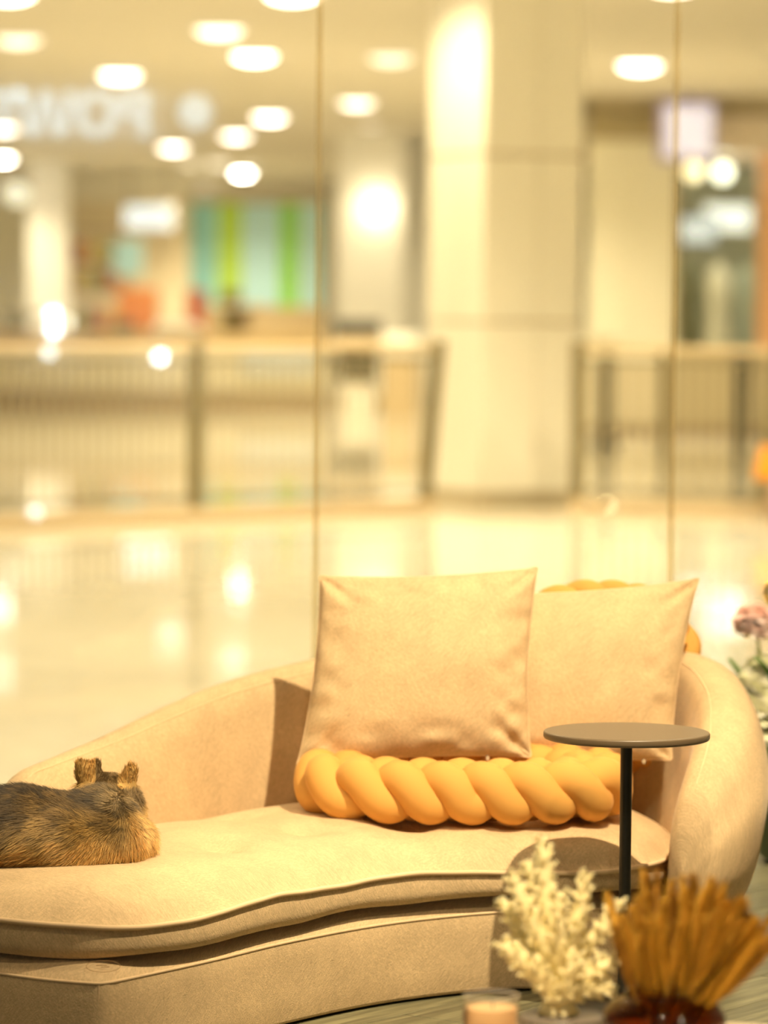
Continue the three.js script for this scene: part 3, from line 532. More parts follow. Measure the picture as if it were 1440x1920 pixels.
  branch([[0.314, 0.38, 0.01], [0.298, 0.41, 0.035], [0.282, 0.43, 0.05], [0.272, 0.455, 0.055]], 0.012, 0.008, 24);
  branch([[0.317, 0.42, 0.01], [0.318, 0.48, 0.045], [0.315, 0.53, 0.055], [0.318, 0.575, 0.055]], 0.013, 0.008, 36);
  branch([[0.317, 0.38, 0.01], [0.328, 0.41, 0.04], [0.335, 0.44, 0.055], [0.345, 0.47, 0.06]], 0.012, 0.008, 26);
  branch([[0.317, 0.45, -0.01], [0.30, 0.52, -0.03], [0.275, 0.57, -0.04], [0.262, 0.61, -0.04]], 0.012, 0.008, 30);
  part('branches', merge(geos).scale(1.04, 1.04, 1.04), M.coral, t);
  part('foot', lathe([[0, 0], [0.036, 0], [0.037, 0.006], [0.03, 0.016], [0.022, 0.03], [0, 0.034]], 24), M.coral, t);
}
{
  const x0 = 0.492, z0 = -6.58;
  const t = thing('amber_vase', 'round amber glass vase holding the dried ochre grass', 'vase', [x0, TT, z0]);
  const amber = new THREE.MeshPhysicalMaterial({ color: lin(1, 1, 1), roughness: 0.03, transmission: 1, thickness: 0.01, ior: 1.5, attenuationColor: lin(0.45, 0.20, 0.04), attenuationDistance: 0.005 });
  const out = [[0, 0], [0.06, 0], [0.078, 0.006], [0.098, 0.025], [0.107, 0.046], [0.104, 0.064], [0.092, 0.078], [0.076, 0.086], [0.068, 0.090], [0.067, 0.096], [0.0685, 0.099]];
  const inn = [[0.0655, 0.098], [0.0635, 0.094], [0.064, 0.088], [0.072, 0.083], [0.088, 0.075], [0.099, 0.062], [0.102, 0.046], [0.093, 0.028], [0.074, 0.011], [0, 0.008]];
  part('body', lathe([...out, ...inn], 72), amber, t);
  // dried grass: a bunch of feathery spikes, each a part
  const g = thing('dried_grass', 'bunch of feathery dried ochre grass standing in the amber vase', 'dried grass', [x0, TT + 0.02, z0]);
  seed(91);
  const straw = std(0.52, 0.33, 0.07, 0.85);
  const tones = [[0.66, 0.36, 0.035], [0.56, 0.29, 0.026], [0.78, 0.45, 0.055], [0.44, 0.21, 0.018]].map((c) => std(...c, 0.9));
  const plumes = [0, 1, 2, 3].map((k) => {
    const list = [], len = 0.13 + 0.012 * k, wmax = 0.0085;
    list.push(lathe([[0, 0], [0.0025, 0.01], [wmax * 0.62, len * 0.35], [wmax * 0.5, len * 0.7], [0.0012, len * 0.97], [0, len]], 7));
    for (let i = 0; i < 420; i++) {
      const u = Math.pow(rnd(), 0.9), a = rnd() * 6.283, r = wmax * 0.5 * Math.sin(Math.PI * Math.pow(clamp(u, 0.02, 0.98), 0.75)), d = V(Math.cos(a) * 0.55, 1, Math.sin(a) * 0.55).normalize();
      const c = new THREE.ConeGeometry(0.0009, rr(0.02, 0.034), 3, 1, true); c.translate(0, 0.008, 0); c.applyQuaternion(new THREE.Quaternion().setFromUnitVectors(V(0, 1, 0), d)); c.translate(Math.cos(a) * r, u * len * 0.93, Math.sin(a) * r); list.push(c);
    }
    return merge(list);
  });
  for (let i = 0; i < 110; i++) {
    // where the tip ends, seen from the front: fan from left to right
    const k = (i + 0.5) / 110, ring = rnd(), ax = lerp(-0.33, 0.93, (k * 7.31) % 1), az = rr(-0.55, 0.6), L = 0.225 * (1 - 0.10 * Math.abs(ax)) * rr(0.62, 1.0) * (ax < -0.1 ? 0.86 : 1);
    const root = V(rr(-0.03, 0.03) + ax * 0.025, 0.01, rr(-0.03, 0.03) + az * 0.02), dir = V(ax, 1.15, az * 0.7).normalize(), tip = root.clone().addScaledVector(dir, L + 0.06);
    const pi = Math.floor(rnd() * 4), len = 0.13 + 0.012 * pi, base = tip.clone().addScaledVector(dir, -len);
    const m = part('spike', plumes[pi], tones[Math.floor(rnd() * 4)], g); m.position.copy(base); m.quaternion.setFromUnitVectors(V(0, 1, 0), dir.clone().add(V(ax * 0.06, -0.03 * ring, 0)).normalize()); m.rotateY(rnd() * 6);
    const mid = root.clone().lerp(base, 0.5).add(V(-ax * 0.008, 0, 0));
    part('stem', tube([root, mid, base.clone().addScaledVector(dir, 0.015)], 0.0011, 8, 5), straw, g);
  }
}

// ---------------------------------------------------------------- flowers by the glass at the right edge
{
  const P = [1.24, 0, -11.15];
  const t = thing('flower_planter', 'dark round planter with green leaves behind the sofa at the right edge', 'planter', P);
  part('pot', lathe([[0, 0], [0.11, 0], [0.135, 0.02], [0.15, 0.16], [0.148, 0.26], [0.138, 0.262], [0.136, 0.22], [0, 0.21]], 40), std(0.07, 0.09, 0.035, 0.5), t);
  seed(44);
  const leafG = (() => { const rows = []; for (let i = 0; i <= 8; i++) { const u = i / 8, w = 0.022 * Math.sin(Math.PI * Math.pow(u, 0.7)) + 0.0006, row = []; for (let j = -2; j <= 2; j++) row.push(V(w * j / 2, u * 0.13, 0.03 * u * u + 0.006 * Math.abs(j))); rows.push(row); } return grid(rows); })();
  const leafM = [[0.16, 0.26, 0.04], [0.25, 0.35, 0.07], [0.42, 0.48, 0.13], [0.09, 0.17, 0.03]].map((c) => new THREE.MeshPhysicalMaterial({ color: lin(...c), roughness: 0.6, side: THREE.DoubleSide }));
  for (let i = 0; i < 110; i++) {
    const a = rnd() * 6.283, h = rr(0.22, 0.52), r = rr(0.02, 0.17);
    const m = part('leaf', leafG, leafM[Math.floor(rnd() * 4)], t); m.position.set(Math.cos(a) * r, h, Math.sin(a) * r); m.rotation.set(rr(-0.3, 0.9), -a + Math.PI / 2 + rr(-0.5, 0.5), rr(-0.5, 0.5), 'YXZ');
  }
  const petal = (w, l, cup) => { const rows = []; for (let i = 0; i <= 5; i++) { const u = i / 5, ww = w * Math.sin(Math.PI * (0.12 + 0.72 * u)), row = []; for (let j = -2; j <= 2; j++) row.push(V(ww * j / 2, l * u, cup * u * u + 0.004 * Math.sin(j * 2 + i))); rows.push(row); } return grid(rows); };
  const bloom = (name, label, cat, x, y, z, R, colors, n, stemTo) => {
    const f = thing(name, label, cat, [x, y, z]);
    const pg = petal(R * 0.62, R * 0.95, R * 0.3);
    const mats = colors.map((c) => new THREE.MeshPhysicalMaterial({ color: lin(...c), roughness: 0.7, side: THREE.DoubleSide }));
    for (let i = 0; i < n; i++) { const u = (i + 0.5) / n, th = Math.acos(1 - 1.45 * u), ph = i * 2.39996; const d = V(Math.sin(th) * Math.cos(ph), Math.cos(th), Math.sin(th) * Math.sin(ph)); const m = part('petal', pg, mats[i % mats.length], f); m.position.copy(d.clone().multiplyScalar(R * 0.12)); m.quaternion.setFromUnitVectors(V(0, 1, 0), d); m.rotateY(rr(-1, 1)); m.scale.setScalar(rr(0.85, 1.1)); }
    const e = V(stemTo[0] - x, stemTo[1] - y, stemTo[2] - z); part('stem', tube([V(0, 0, 0), e.clone().multiplyScalar(0.5).add(V(0.008, 0, 0)), e], 0.0045, 16, 7), leafM[2], f);
    return f;
  };
  bloom('pink_carnation', 'ruffled pink flower on a long stem above the green leaves', 'flower', 1.078, 0.70, -11.12, 0.055, [[0.96, 0.74, 0.66], [0.97, 0.80, 0.72], [0.94, 0.66, 0.58]], 46, [1.15, 0.26, -11.13]);
  const white = [[0.90, 0.88, 0.72], [0.82, 0.82, 0.55], [0.95, 0.92, 0.80]];
  bloom('white_flower', 'cream white flower low among the leaves, left under the pink one', 'flower', 1.055, 0.50, -11.03, 0.06, white, 40, [1.17, 0.25, -11.1]);
  bloom('white_flower', 'cream white flower beside the sofa arm, lowest and nearest', 'flower', 1.075, 0.43, -10.98, 0.065, white, 40, [1.18, 0.25, -11.09]);
  bloom('white_flower', 'cream white flower at the right edge, highest of the white ones', 'flower', 1.115, 0.545, -11.12, 0.06, white, 36, [1.2, 0.25, -11.15]);
  const ringT = thing('gold_ring', 'shiny gold ring standing above the pink flower at the right edge', 'ornament', [1.145, 0.785, -11.18]);
  part('hoop', new THREE.TorusGeometry(0.034, 0.008, 14, 48).rotateY(0.5), new THREE.MeshStandardMaterial({ color: lin(0.85, 0.66, 0.14), metalness: 1, roughness: 0.18 }), ringT);
  part('stick', cyl(0.003, 0.003, 0.54, 0, -0.30, 0, 8), M.tan, ringT);
}

// ---------------------------------------------------------------- big square column, clad in panels
{
  const t = thing('column', 'big square cream panelled column standing right of the railing', 'column', [0.98, 0, -31.95], 0.5);
  part('core', box(0.89, MALL_H, 0.89, 0, MALL_H / 2, 0), M.tan, t);
  part('plinth', rbox(0.95, 0.11, 0.95, 0.01, 0, 0.055, 0), std(0.50, 0.42, 0.27, 0.4), t);
  const skin = std(0.88, 0.83, 0.70, 0.45);
  for (const [y0, y1] of [[0.12, 1.49], [1.515, 2.86], [2.885, 4.23], [4.255, 4.6]]) for (let f = 0; f < 4; f++) for (const [a, b] of [[-0.465, 0.045], [0.055, 0.465]]) {
    const g = rbox(b - a - 0.002, y1 - y0, 0.02, 0.004, (a + b) / 2, (y0 + y1) / 2, 0.455, 1); g.rotateY(f * Math.PI / 2); part('panel', g, skin, t);
  }
}
for (const [x, z] of [[2.4, -27.4], [1.1, -26.2]]) downlight(x, z, MALL_H, 0.25, MALL_CD, 9, 'round warm downlight in the mall ceiling outside the view', 'mall downlights outside the view');
downlight(-0.27, -63.1, MALL_H, 0.15, 32, 0.9, 'faint ceiling downlight over the slim white column with the wall lamp', 'round downlights in the mall ceiling');
downlight(-2.9, -81.6, MALL_H, 0.18, 60, 1.0, 'faint far downlight over the middle of the striped wall', 'round downlights in the mall ceiling');
downlight(0.0, -31.2, MALL_H, 0.15, 34, 9, 'downlight close to the left face of the big column, above the view', 'mall downlights outside the view');

// ---------------------------------------------------------------- railings
function railing(label, a, b, posts, leanAt) {
  const t = thing('railing', label, 'railing', [a[0], 0, a[1]]);
  const d = V(b[0] - a[0], 0, b[1] - a[1]), L = d.length(), ang = Math.atan2(-d.z, d.x); t.rotation.y = ang;
  part('curb', rbox(L, 0.1, 0.16, 0.01, L / 2, 0.05, 0), M.tan, t);
  part('handrail', new THREE.CapsuleGeometry(0.028, L, 6, 14).rotateZ(Math.PI / 2).translate(L / 2, 1.3, 0), std(0.62, 0.48, 0.28, 0.4), t);
  part('bottom_rail', box(L, 0.03, 0.03, L / 2, 0.17, 0), M.bronze, t); part('upper_rail', box(L, 0.03, 0.03, L / 2, 1.2, 0), M.bronze, t);
  const bar = cyl(0.012, 0.012, 1.03, 0, 0.685, 0, 10), n = Math.floor(L / 0.1);
  for (let i = 1; i < n; i++) { if (posts.some((s) => Math.abs(s - i * L / n) < 0.05)) continue; part('baluster', bar, M.bar, t).position.x = i * L / n; }
  for (const s of posts) { const lean = s === leanAt ? 1 : 0, g = rbox(0.11, 1.28, 0.06, 0.012, 0, 0.72, 0); if (lean) { const p = g.attributes.position; for (let i = 0; i < p.count; i++) p.setX(i, p.getX(i) + 0.13 * Math.max(0, p.getY(i) - 0.3)); } g.translate(s, 0, 0); part('post', g, M.bronze, t); }
}
railing('long dark barred railing with posts crossing the hall left of the column', [-4.5, -25.96], [0.36, -30.55], [0.05, 1.79, 4.24, 6.64], 6.64);
railing('short dark barred railing crossing the hall right of the column', [1.5, -30.75], [3.02, -30.2], [0.05, 1.56], 1.56);
{
  const t = thing('orange_bag', 'bright orange bag hanging on the railing end post at the right edge', 'bag', [2.985, 0.30, -29.98]);
  const rows = []; for (let i = 0; i <= 10; i++) { const u = i / 10, w = lerp(0.10, 0.045, u), dd = lerp(0.055, 0.02, u); rows.push(Array.from({ length: 20 }, (_, j) => { const a = j / 20 * 6.283; return V(w * Math.sign(Math.cos(a)) * Math.sqrt(Math.abs(Math.cos(a))), 0.26 * u, dd * Math.sin(a)); })); }
  part('body', grid(rows, true, true, true), new THREE.MeshStandardMaterial({ color: lin(0.80, 0.30, 0.01), roughness: 0.6, side: THREE.DoubleSide }), t);
  part('strap', new THREE.TorusGeometry(0.045, 0.006, 8, 30).translate(0, 0.29, 0), M.dark, t);
}

// ---------------------------------------------------------------- far side of the hall
const X = (px, D) => (px - 720) / 7200 * D, Y = (py, D) => 1.6 - (py - 577) / 7200 * D;
// a box between two picture columns and rows at distance D, built in metres
function slab(px0, px1, y1, y0, D, depth) { const x0 = X(px0, D), x1 = X(px1, D); return rbox(x1 - x0, y1 - y0, depth, Math.min(0.02, (y1 - y0) / 3, depth / 3), (x0 + x1) / 2, (y0 + y1) / 2, -D - depth / 2, 1); }
{ // white column with a wall lamp
  const D = 65, t = thing('column', 'slim white column with a glowing wall lamp beyond the railing', 'column', [-0.27, 0, -D - 0.5]);
  part('shaft', rbox(1.15, MALL_H, 1.0, 0.03, 0, MALL_H / 2, 0), M.white, t); part('plinth', rbox(1.2, 0.15, 1.05, 0.02, 0, 0.075, 0), M.tan, t);
  const l = thing('wall_lamp', 'glowing round wall lamp high on the slim white column', 'wall lamp', [X(702, 64.8), Y(385, 64.8), -64.98]);
  part('bracket', cyl(0.05, 0.05, 0.06, 0, 0, 0, 20).rotateX(Math.PI / 2).translate(0, 0, 0.02), M.darkMetal, l);
  part('globe', new THREE.SphereGeometry(0.13, 32, 20).translate(0, 0, 0.17), glow(1, 0.88, 0.6, 2.6), l);
  const p = new THREE.PointLight(WARM, 2.2, 0, 2); p.position.set(0, 0, 0.17); p.castShadow = true; p.shadow.radius = 6; l.add(p);
}
struct('wall_inner', box(0.95, MALL_H, 0.4, 0.80, MALL_H / 2, -66.4), M.white);
downlight(2.15, -51.2, MALL_H, 0.2, 90, 9, 'ceiling downlight hidden behind the big square column', 'mall downlights outside the view');
{ // striped wall
  const D = 84, t = thing('striped_wall', 'tall partition of blue and green vertical stripes at the far left', 'partition', [X(470, D), 0, -D]);
  const cols = [[352, 404, [0.30, 0.66, 0.72]], [404, 450, [0.45, 0.72, 0.10]], [450, 520, [0.48, 0.78, 0.92]], [520, 556, [0.28, 0.68, 0.10]], [556, 600, [0.50, 0.80, 0.88]]];
  for (const [a, b, c] of cols) partW('stripe_panel', slab(a + 0.6, b - 0.6, Y(381, D), Y(574, D), D, 0.06), std(...c, 0.6), t);
  partW('frame', merge([slab(348, 604, Y(575, D), 0.0, D + 0.02, 0.12), slab(348, 604, Y(375, D), Y(381, D), D, 0.12)]), M.tan, t);
}
{ const D = 80, t = thing('pillar', 'cream square pillar at the far left before the shops', 'pillar', [X(86, D), 0, -D - 0.4]); part('shaft', rbox(0.82, MALL_H, 0.8, 0.03, 0, MALL_H / 2, 0), M.white, t); part('plinth', rbox(0.9, 0.16, 0.88, 0.02, 0, 0.08, 0), M.tan, t); }
{ const D = 80, t = thing('light_box', 'cool white glowing light box above the far left shop', 'light box', [X(275, D), Y(409, D), -D]); part('case', rbox(1.06, 0.54, 0.16, 0.03, 0, 0, -0.08), M.white, t); for (const x of [-0.4, 0.4]) part('hanger', cyl(0.012, 0.012, MALL_H - Y(409, D) - 0.25, x, (MALL_H - Y(409, D)) / 2 + 0.125, -0.08, 8), M.darkMetal, t); part('face', rbox(0.98, 0.46, 0.02, 0.008, 0, 0, 0.008), glow(0.62, 0.84, 1.0, 0.85), t);
  const rl = new THREE.RectAreaLight(new THREE.Color(0.8, 0.93, 1), 0.8, 0.98, 0.46); rl.position.set(0, 0, 0.05); rl.rotation.y = Math.PI; t.add(rl); }
{ // dark shop backdrop and shelves with goods
  const D = 83, t = thing('shop_wall', 'brownish back wall of the far left shop', 'shop wall', [X(220, D), 0, -D - 0.2]);
  partW('panel', slab(120, 346, 3.9, 0, D + 0.2, 0.15), std(0.72, 0.62, 0.44, 0.7), t); partW('panel', slab(-130, 46, 3.9, 0, D + 0.2, 0.15), std(0.68, 0.64, 0.50, 0.7), t);
  partW('fascia', slab(-130, 346, 4.6, 3.95, D, 0.2), M.cream, t);
  const u = thing('display_shelf', 'tall brown display shelf of goods right of the cream pillar', 'shelf', [X(178, 81), 0, -81.2]);
  partW('side_panel', slab(128, 131, 3.2, 0, 81, 0.4), M.brown, u); partW('side_panel', slab(224, 227, 3.2, 0, 81, 0.4), M.brown, u);
  for (const y of [0.3, 1.1, 1.9, 2.5, 3.17]) partW('shelf_board', slab(128, 227, y + 0.04, y, 81, 0.4), M.brown, u);
  seed(8);
  const goods = [['olive green', [0.32, 0.30, 0.07]], ['dark brown', [0.16, 0.09, 0.03]], ['rust red', [0.45, 0.16, 0.06]], ['ochre', [0.50, 0.34, 0.10]]];
  const spots = ['at the left on', 'left of the middle on', 'right of the middle on', 'at the right on'];
  const levels = [[1.14, 'the third shelf board from the top'], [1.94, 'the second shelf board from the top'], [2.54, 'the highest loaded shelf board']];
  levels.forEach(([y, where], r) => [134, 158, 180, 202].forEach((p, c) => {
    const [nm, col] = goods[(c + r * 3) % 4], h = rr(0.35, 0.5), D2 = 81.05, x0 = X(p, D2), w = 0.22;
    const b = thing('storage_box', nm + ' goods box ' + spots[c] + ' ' + where, 'box', [x0 + w / 2, y, -D2 - 0.15], 0, 'goods on the far display shelf');
    part('body', rbox(w, h * 0.85, 0.26, 0.012, 0, h * 0.425, 0, 1), std(...col, 0.6), b); part('lid', rbox(w + 0.012, h * 0.15, 0.272, 0.01, 0, h * 0.925, 0, 1), std(...col.map((v) => v * 1.25), 0.6), b);
  }));
  const po = thing('poster', 'pale blue poster panel right of the brown display shelf', 'poster', [X(236, 80.5), Y(486, 80.5), -80.5]); part('board', rbox(0.62, 0.75, 0.04, 0.01, 0, 0, 0), std(0.38, 0.62, 0.70, 0.5), po); part('stand', rbox(0.06, Y(486, 80.5) - 0.37, 0.06, 0.01, 0, -(Y(486, 80.5) + 0.37) / 2, -0.0), M.brown, po);
  const ln = thing('lantern', 'pale round hanging lantern at the far left edge', 'lantern', [X(28, 78), Y(368, 78), -78]); part('globe', new THREE.SphereGeometry(0.24, 28, 18).scale(1, 0.85, 1), glow(0.86, 0.9, 0.72, 0.9), ln); part('cord', cyl(0.012, 0.012, MALL_H - Y(368, 78) - 0.18, 0, (MALL_H - Y(368, 78)) / 2 + 0.1, 0, 8), M.dark, ln);
  const lp = new THREE.PointLight(new THREE.Color(0.9, 0.92, 0.75), 1.2, 0, 2); lp.castShadow = true; lp.shadow.radius = 10; ln.add(lp);
}
function sofaSeat(label, px, D, w, col) { // upholstered booth seat
  const t = thing('booth_seat', label, 'seat', [X(px, D), 0, -D]);
  const m = std(...col, 0.7); part('seat', rbox(w, 0.22, 0.55, 0.06, 0, 0.40, 0), m, t); part('backrest', rbox(w, 1.45, 0.16, 0.07, 0, 1.24, -0.3), m, t); part('plinth', rbox(w * 0.94, 0.29, 0.48, 0.02, 0, 0.145, 0), M.brown, t);
}
sofaSeat('orange red booth seat under the light box, left of the striped wall', 254, 74, 0.78, [0.72, 0.26, 0.07]);
sofaSeat('bright red booth seat just before the striped wall', 364, 76, 0.36, [0.80, 0.14, 0.05]);
sofaSeat('brown green booth seat before the second stripe of the striped wall', 428, 78, 0.42, [0.30, 0.26, 0.06]);
{ // counters
  const D = 62, t = thing('counter', 'long tan service counter beyond the railing, left of the slim white column', 'counter', [X(300, D), 0, -D]);
  partW('front_panel', slab(-90, 604, 1.0, 0.24, D + 0.04, 0.5), std(0.82, 0.76, 0.58, 0.5), t); partW('plinth', slab(-90, 604, 0.25, 0, D + 0.08, 0.44), std(0.40, 0.29, 0.17, 0.6), t); partW('worktop', slab(-94, 608, 1.22, 1.0, D, 0.65), std(0.62, 0.45, 0.22, 0.4), t);
  const wp = thing('notice_panel', 'pale grey panel fixed on the counter front near the glass joint', 'panel', [X(520, D - 0.3), 0.73, -D + 0.02]); part('board', rbox(1.2, 0.40, 0.03, 0.01), std(0.72, 0.78, 0.80, 0.5), wp);
  for (const [x, w] of [[-0.5, 0.03], [0.5, 0.03]]) part('bracket', rbox(w, 0.12, 0.05, 0.008, x, 0.24, -0.02), M.bronze, wp);
  const D2 = 61.6, k = thing('serving_cabinet', 'bright white serving cabinet on the counter above the left railing post', 'cabinet', [X(325, D2), 1.22, -D - 0.28]); part('body', rbox(0.78, 0.07, 0.4, 0.02, 0, 0.035, 0), std(0.95, 0.93, 0.85, 0.35), k); part('lid', rbox(0.74, 0.07, 0.36, 0.03, 0, 0.105, 0), std(0.95, 0.93, 0.85, 0.35), k);
}
function roundTable(label, px, D, r, h, topCol, legCol) {
  const t = thing('round_table', label, 'table', [X(px, D), 0, -D]);
  part('tabletop', lathe([[0, h - 0.09], [r * 0.9, h - 0.09], [r, h - 0.05], [r, h - 0.015], [r * 0.97, h], [0, h]], 40), std(...topCol, 0.4), t);
  part('pedestal', lathe([[r * 0.5, 0], [r * 0.48, 0.04], [r * 0.3, 0.1], [r * 0.28, h - 0.2], [r * 0.7, h - 0.09]], 30), std(...legCol, 0.6), t);
}
roundTable('high round pale table with a dark pedestal before the striped wall', 448, 70, 0.52, 1.68, [0.85, 0.76, 0.58], [0.22, 0.15, 0.06]);
roundTable('low round table at the far left edge before the shops', 30, 70, 0.5, 1.5, [0.45, 0.40, 0.28], [0.25, 0.22, 0.13]);
function stool(label, px, D, h, col) { const t = thing('bar_stool', label, 'stool', [X(px, D), 0, -D], 0, 'stools behind the tan counter'); part('seat', lathe([[0, h - 0.08], [0.19, h - 0.08], [0.21, h - 0.04], [0.19, h], [0, h]], 24), std(...col, 0.6), t); part('backrest', rbox(0.36, 0.34, 0.05, 0.02, 0, h + 0.22, -0.17), std(...col, 0.6), t); for (const [a, b] of [[-1, -1], [1, -1], [-1, 1], [1, 1]]) part('leg', cyl(0.02, 0.016, h - 0.07, a * 0.14, (h - 0.07) / 2, b * 0.14, 8), M.dark, t); }
stool('dark stool behind the tan counter at the far left', 28, 66, 0.98, [0.12, 0.11, 0.06]);
stool('dark stool behind the tan counter, left of the orange red booth seat', 230, 66, 0.98, [0.10, 0.10, 0.06]);
stool('dark stool behind the tan counter, right of the orange red booth seat', 300, 66, 0.95, [0.10, 0.09, 0.05]);
stool('dark stool behind the tan counter, below the red booth seat', 345, 66, 0.95, [0.14, 0.11, 0.06]);
{ // dark kiosk at the foot of the slim white column
  const D = 58, t = thing('kiosk', 'dark kiosk cart with a tan shelf before the slim white column', 'kiosk', [X(665, D), 0, -D - 0.3]);
  partW('canopy', slab(624, 712, Y(598, D), Y(628, D), D, 0.6), M.dark, t); partW('shelf', slab(620, 716, Y(630, D), Y(655, D), D, 0.62), M.tan, t); partW('cabinet', slab(632, 706, Y(656, D), Y(712, D), D + 0.05, 0.5), M.dark, t); partW('plinth', slab(640, 700, Y(712, D), 0, D + 0.1, 0.4), M.cream, t);
  const c = thing('cabinet', 'cream white cabinet right of the dark kiosk cart', 'cabinet', [X(750, 57), 0, -57.3]); part('body', rbox(0.5, 0.92, 0.4, 0.02, 0, 0.46, 0), M.tan, c); part('worktop', rbox(0.56, 0.3, 0.46, 0.03, 0, 1.07, 0), std(0.90, 0.87, 0.78, 0.5), c);
}
{ // shop at the right
  const D = 54, t = thing('storefront', 'beige shop front with an open glazed entrance at the right', 'shop front', [X(1180, D), 0, -D]);
  partW('wall_panel', slab(1098, 1180, 4.0, 0, D, 0.4), std(0.90, 0.86, 0.70, 0.6), t); partW('wall_panel', slab(1180.6, 1262, 4.0, 0, D, 0.4), std(0.90, 0.86, 0.70, 0.6), t);
  partW('fascia', slab(1098, 1262, 4.36, 4.0, D - 0.1, 0.5), std(0.42, 0.35, 0.20, 0.6), t); partW('fascia', slab(1262, 1640, 4.36, 3.84, D - 0.1, 0.5), std(0.74, 0.64, 0.52, 0.6), t); partW('soffit', slab(1098, 1640, 4.6, 4.38, D - 0.02, 0.4), std(0.50, 0.42, 0.26, 0.6), t);
  partW('door_jamb', slab(1262, 1272, 3.84, 0, D, 0.3), M.bronze, t);
  partW('back_wall', slab(1240, 1640, 3.84, 0, D + 6, 0.2), std(0.42, 0.45, 0.36, 0.6), t);
  partW('inner_ceiling', box(7, 0.1, 6, X(1440, D), 3.9, -D - 3.3), M.brown, t);
  partW('glass', box(X(1415, D) - X(1272, D), 3.8, 0.012, (X(1415, D) + X(1272, D)) / 2, 1.92, -D - 0.1), pane, t);
  partW('pilaster', slab(1418, 1470, 3.84, 0, D - 0.05, 0.3), std(0.86, 0.50, 0.26, 0.6), t, 'peach coloured pilaster');
  const s = thing('blade_sign', 'lavender white glowing sign on the right shop front fascia', 'sign', [X(1281, 53), Y(236, 53), -53.3]);
  part('case', rbox(0.80, 0.86, 0.16, 0.03), std(0.42, 0.36, 0.62, 0.5), s); part('bracket', box(0.1, MALL_H - Y(236, 53) - 0.4, 0.06, 0, (MALL_H - Y(236, 53)) / 2 + 0.2, 0), M.darkMetal, s); part('face', rbox(0.66, 0.70, 0.02, 0.008, 0.03, -0.02, 0.08), glow(0.74, 0.70, 1.0, 0.62), s);
  const rl = new THREE.RectAreaLight(new THREE.Color(0.82, 0.78, 1), 0.7, 0.66, 0.7); rl.position.set(0.03, -0.02, 0.12); rl.rotation.y = Math.PI; s.add(rl);
  const lampAt = (px, py, label, col, k) => { const D3 = 56, l = thing('pendant_lamp', label, 'pendant lamp', [X(px, D3), Y(py, D3), -D3]); part('globe', new THREE.SphereGeometry(0.13, 28, 18), glow(...col, k), l); part('cord', cyl(0.01, 0.01, 3.85 - Y(py, D3) - 0.1, 0, (3.85 - Y(py, D3)) / 2 + 0.05, 0, 8), M.dark, l); const p = new THREE.PointLight(new THREE.Color(...col), k * 0.9, 0, 2); p.castShadow = true; p.shadow.radius = 6; l.add(p); };
  lampAt(1292, 314, 'amber pendant lamp inside the right shop under the lavender sign', [1, 0.8, 0.42], 2.4); lampAt(1347, 316, 'pale pendant lamp inside the right shop, right of the amber one', [0.95, 0.95, 0.75], 3.6); lampAt(1437, 330, 'pale pendant lamp inside the right shop at the right edge', [1, 0.92, 0.7], 4);
  const sc = thing('screen', 'pale blue glowing screen on the back wall of the right shop', 'screen', [X(1302, 59.8), Y(424, 59.8), -59.85]); part('case', rbox(0.62, 0.46, 0.06, 0.015), M.dark, sc); part('display', rbox(0.56, 0.40, 0.01, 0.004, 0, 0, 0.031), glow(0.70, 0.88, 0.95, 0.6), sc);
  const sl = new THREE.RectAreaLight(new THREE.Color(0.75, 0.9, 1), 0.6, 0.56, 0.40); sl.position.set(0, 0, 0.06); sl.rotation.y = Math.PI; sc.add(sl);
  const wl = thing('wall_light', 'bright white glowing panel inside the right shop above the mannequins', 'light panel', [X(1368, 59), Y(398, 59), -59.95]); part('case', rbox(0.78, 0.46, 0.08, 0.02), M.white, wl); part('face', rbox(0.72, 0.40, 0.01, 0.004, 0, 0, 0.042), glow(0.92, 0.97, 0.88, 1.15), wl); part('hanger', rbox(0.03, 0.6, 0.02, 0.005, 0, 0.5, 0), M.dark, wl);
  const wr = new THREE.RectAreaLight(new THREE.Color(0.95, 0.97, 0.88), 3, 0.72, 0.40); wr.position.set(0, 0, 0.07); wr.rotation.y = Math.PI; wl.add(wr);
  const mann = (label, px, D3, col, w) => { // headless display figure with a long dress on a stand
    const m = thing('mannequin', label, 'mannequin', [X(px, D3), 0, -D3]);
    part('dress', lathe([[0, 0.55], [w * 1.1, 0.5], [w, 0.9], [w * 0.62, 1.45], [w * 0.5, 1.62], [w * 0.72, 1.86], [w * 0.78, 2.05], [w * 0.6, 2.2], [0.06, 2.26], [0.05, 2.34], [0, 2.36]], 28).scale(1, 1, 0.7), std(...col, 0.8), m);
    part('stand', lathe([[0, 0], [0.2, 0], [0.2, 0.02], [0.03, 0.04], [0.025, 0.6], [0, 0.6]], 20), M.darkMetal, m);
  };
  mann('mannequin in a pale dress inside the right shop, left of two', 1342, 57, [0.85, 0.84, 0.70], 0.24); mann('mannequin in a grey blue dress inside the right shop, right of two', 1392, 57.6, [0.50, 0.58, 0.50], 0.2); mann('mannequin in a dark green dress inside the right shop behind the glass joint', 1285, 57.4, [0.16, 0.17, 0.10], 0.26);
  const pt = thing('low_partition', 'low taupe partition before the right shop, seen through the short railing', 'partition', [X(1260, 50), 0, -50]); partW('panel', slab(1100, 1258, Y(664, 50), 0.12, 50, 0.12), std(0.48, 0.42, 0.30, 0.6), pt); partW('panel', slab(1259, 1440, Y(650, 50), 0.12, 50, 0.12), std(0.34, 0.28, 0.17, 0.6), pt); partW('plinth', slab(1100, 1440, 0.12, 0, 50, 0.14), M.brown, pt);
}
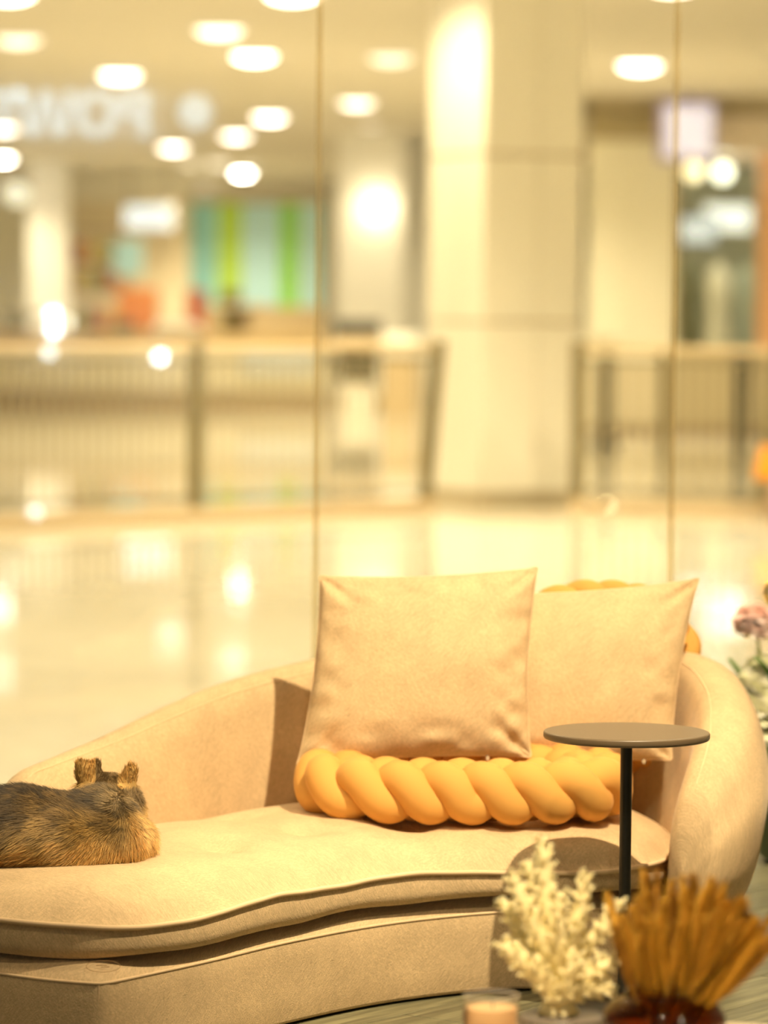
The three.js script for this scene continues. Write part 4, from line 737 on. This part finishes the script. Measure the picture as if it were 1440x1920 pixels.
{ // stands before the partition
  const D = 45, t = thing('sign_stand', 'dark stand with a bright pale top right of the big column', 'stand', [X(1122, D), 0, -D]);
  part('top', rbox(0.42, 0.24, 0.3, 0.03, 0, 1.2, 0), std(0.95, 0.90, 0.72, 0.4), t); part('pole', rbox(0.16, 1.0, 0.14, 0.02, 0.08, 0.58, 0), M.dark, t); part('foot', rbox(0.34, 0.08, 0.3, 0.02, 0.06, 0.04, 0), M.dark, t);
  const b = thing('bin', 'tall black bin before the right shop, right of the glass joint', 'bin', [X(1388, D), 0, -D]); part('body', lathe([[0, 0], [0.10, 0], [0.115, 0.9], [0.125, 0.92], [0.125, 1.02], [0, 1.04]], 28), M.dark, b); part('lid', lathe([[0.13, 1.0], [0.132, 1.06], [0.08, 1.12], [0, 1.13]], 28), M.dark, b);
  const c = thing('bollard', 'slim dark olive post just left of the right glass joint', 'post', [X(1240, D), 0, -D]); part('shaft', lathe([[0, 0], [0.06, 0], [0.06, 1.1], [0.045, 1.15], [0, 1.16]], 24), M.bronze, c); part('foot', lathe([[0, 0], [0.12, 0], [0.12, 0.03], [0.06, 0.05], [0, 0.05]], 24), M.bronze, c);
}

// ---------------------------------------------------------------- lit sign and small lamps behind the camera, which the glass mirrors
{
  const D = 2 * 11.6 + 6.2, font = await new FontLoader().loadAsync('fonts/droid/droid_sans_bold.typeface.json');
  const s = thing('lit_sign', 'white lit letters on the wall behind the camera, mirrored in the glass', 'sign', [0, 0, 6.25]);
  const face = glow(0.52, 0.80, 1.0, 6.4), size = 0.345;
  const word = [['P', 285, 0], ['O', 222, 0], ['W', 138, 0], ['T', 38, 0]];
  for (const [ch, px] of word) {
    const g = new TextGeometry(ch, { font, size, depth: 0.05, curveSegments: 8, bevelEnabled: false }); g.computeBoundingBox(); const w = g.boundingBox.max.x; g.scale(1.02, 1, 1); g.rotateY(Math.PI);
    g.translate(X(px, D), Y(258, D), -0.02); part('letter', g, face, s); void w;
  }
  part('rail', rbox(3.2, 0.05, 0.04, 0.01, -2.6, Y(258, D) + 0.17, 0.02), M.darkMetal, s);
  part('dot', new THREE.CylinderGeometry(0.13, 0.13, 0.05, 32).rotateX(Math.PI / 2).translate(X(360, D), Y(212, D), -0.01), face, s);
  const rl = new THREE.RectAreaLight(new THREE.Color(0.8, 0.91, 1), 1.0, 1.4, 0.36); rl.position.set(X(140, D), Y(222, D), -0.12); s.add(rl);
  const lamps = [[97, 592, 0.045, 70, [0.85, 0.95, 1], 'upper'], [98, 622, 0.045, 70, [0.85, 0.95, 1], 'lower'], [126, 606, 0.04, 14, [0.95, 0.95, 0.8], 'dim'], [90, 664, 0.04, 26, [0.8, 0.95, 1], 'small'], [298, 670, 0.045, 60, [0.9, 1, 1], 'single'], [65, 964, 0.04, 18, [0.75, 0.88, 0.95], 'floor'], [1140, 941, 0.03, 26, [1, 0.85, 0.5], 'warm']];
  for (const [px, py, r, k, c, w] of lamps) {
    const l = thing('globe_lamp', w + ' small globe lamp on the wall behind the camera, mirrored in the glass', 'lamp', [X(px, D), Y(py, D), 6.2]);
    part('globe', new THREE.SphereGeometry(r, 24, 16), glow(...c, k), l); part('bracket', cyl(0.008, 0.008, 0.1, 0, 0, 0, 8).rotateX(Math.PI / 2).translate(0, 0, r + 0.045), M.darkMetal, l);
    const p = new THREE.PointLight(new THREE.Color(...c), k * r * r * 3.2, 0, 2); p.castShadow = true; p.shadow.radius = r / 0.02; l.add(p);
  }
}

scene.traverse((o) => { if (o.isMesh) { o.castShadow = true; o.receiveShadow = true; } });
renderer.render(scene, camera);
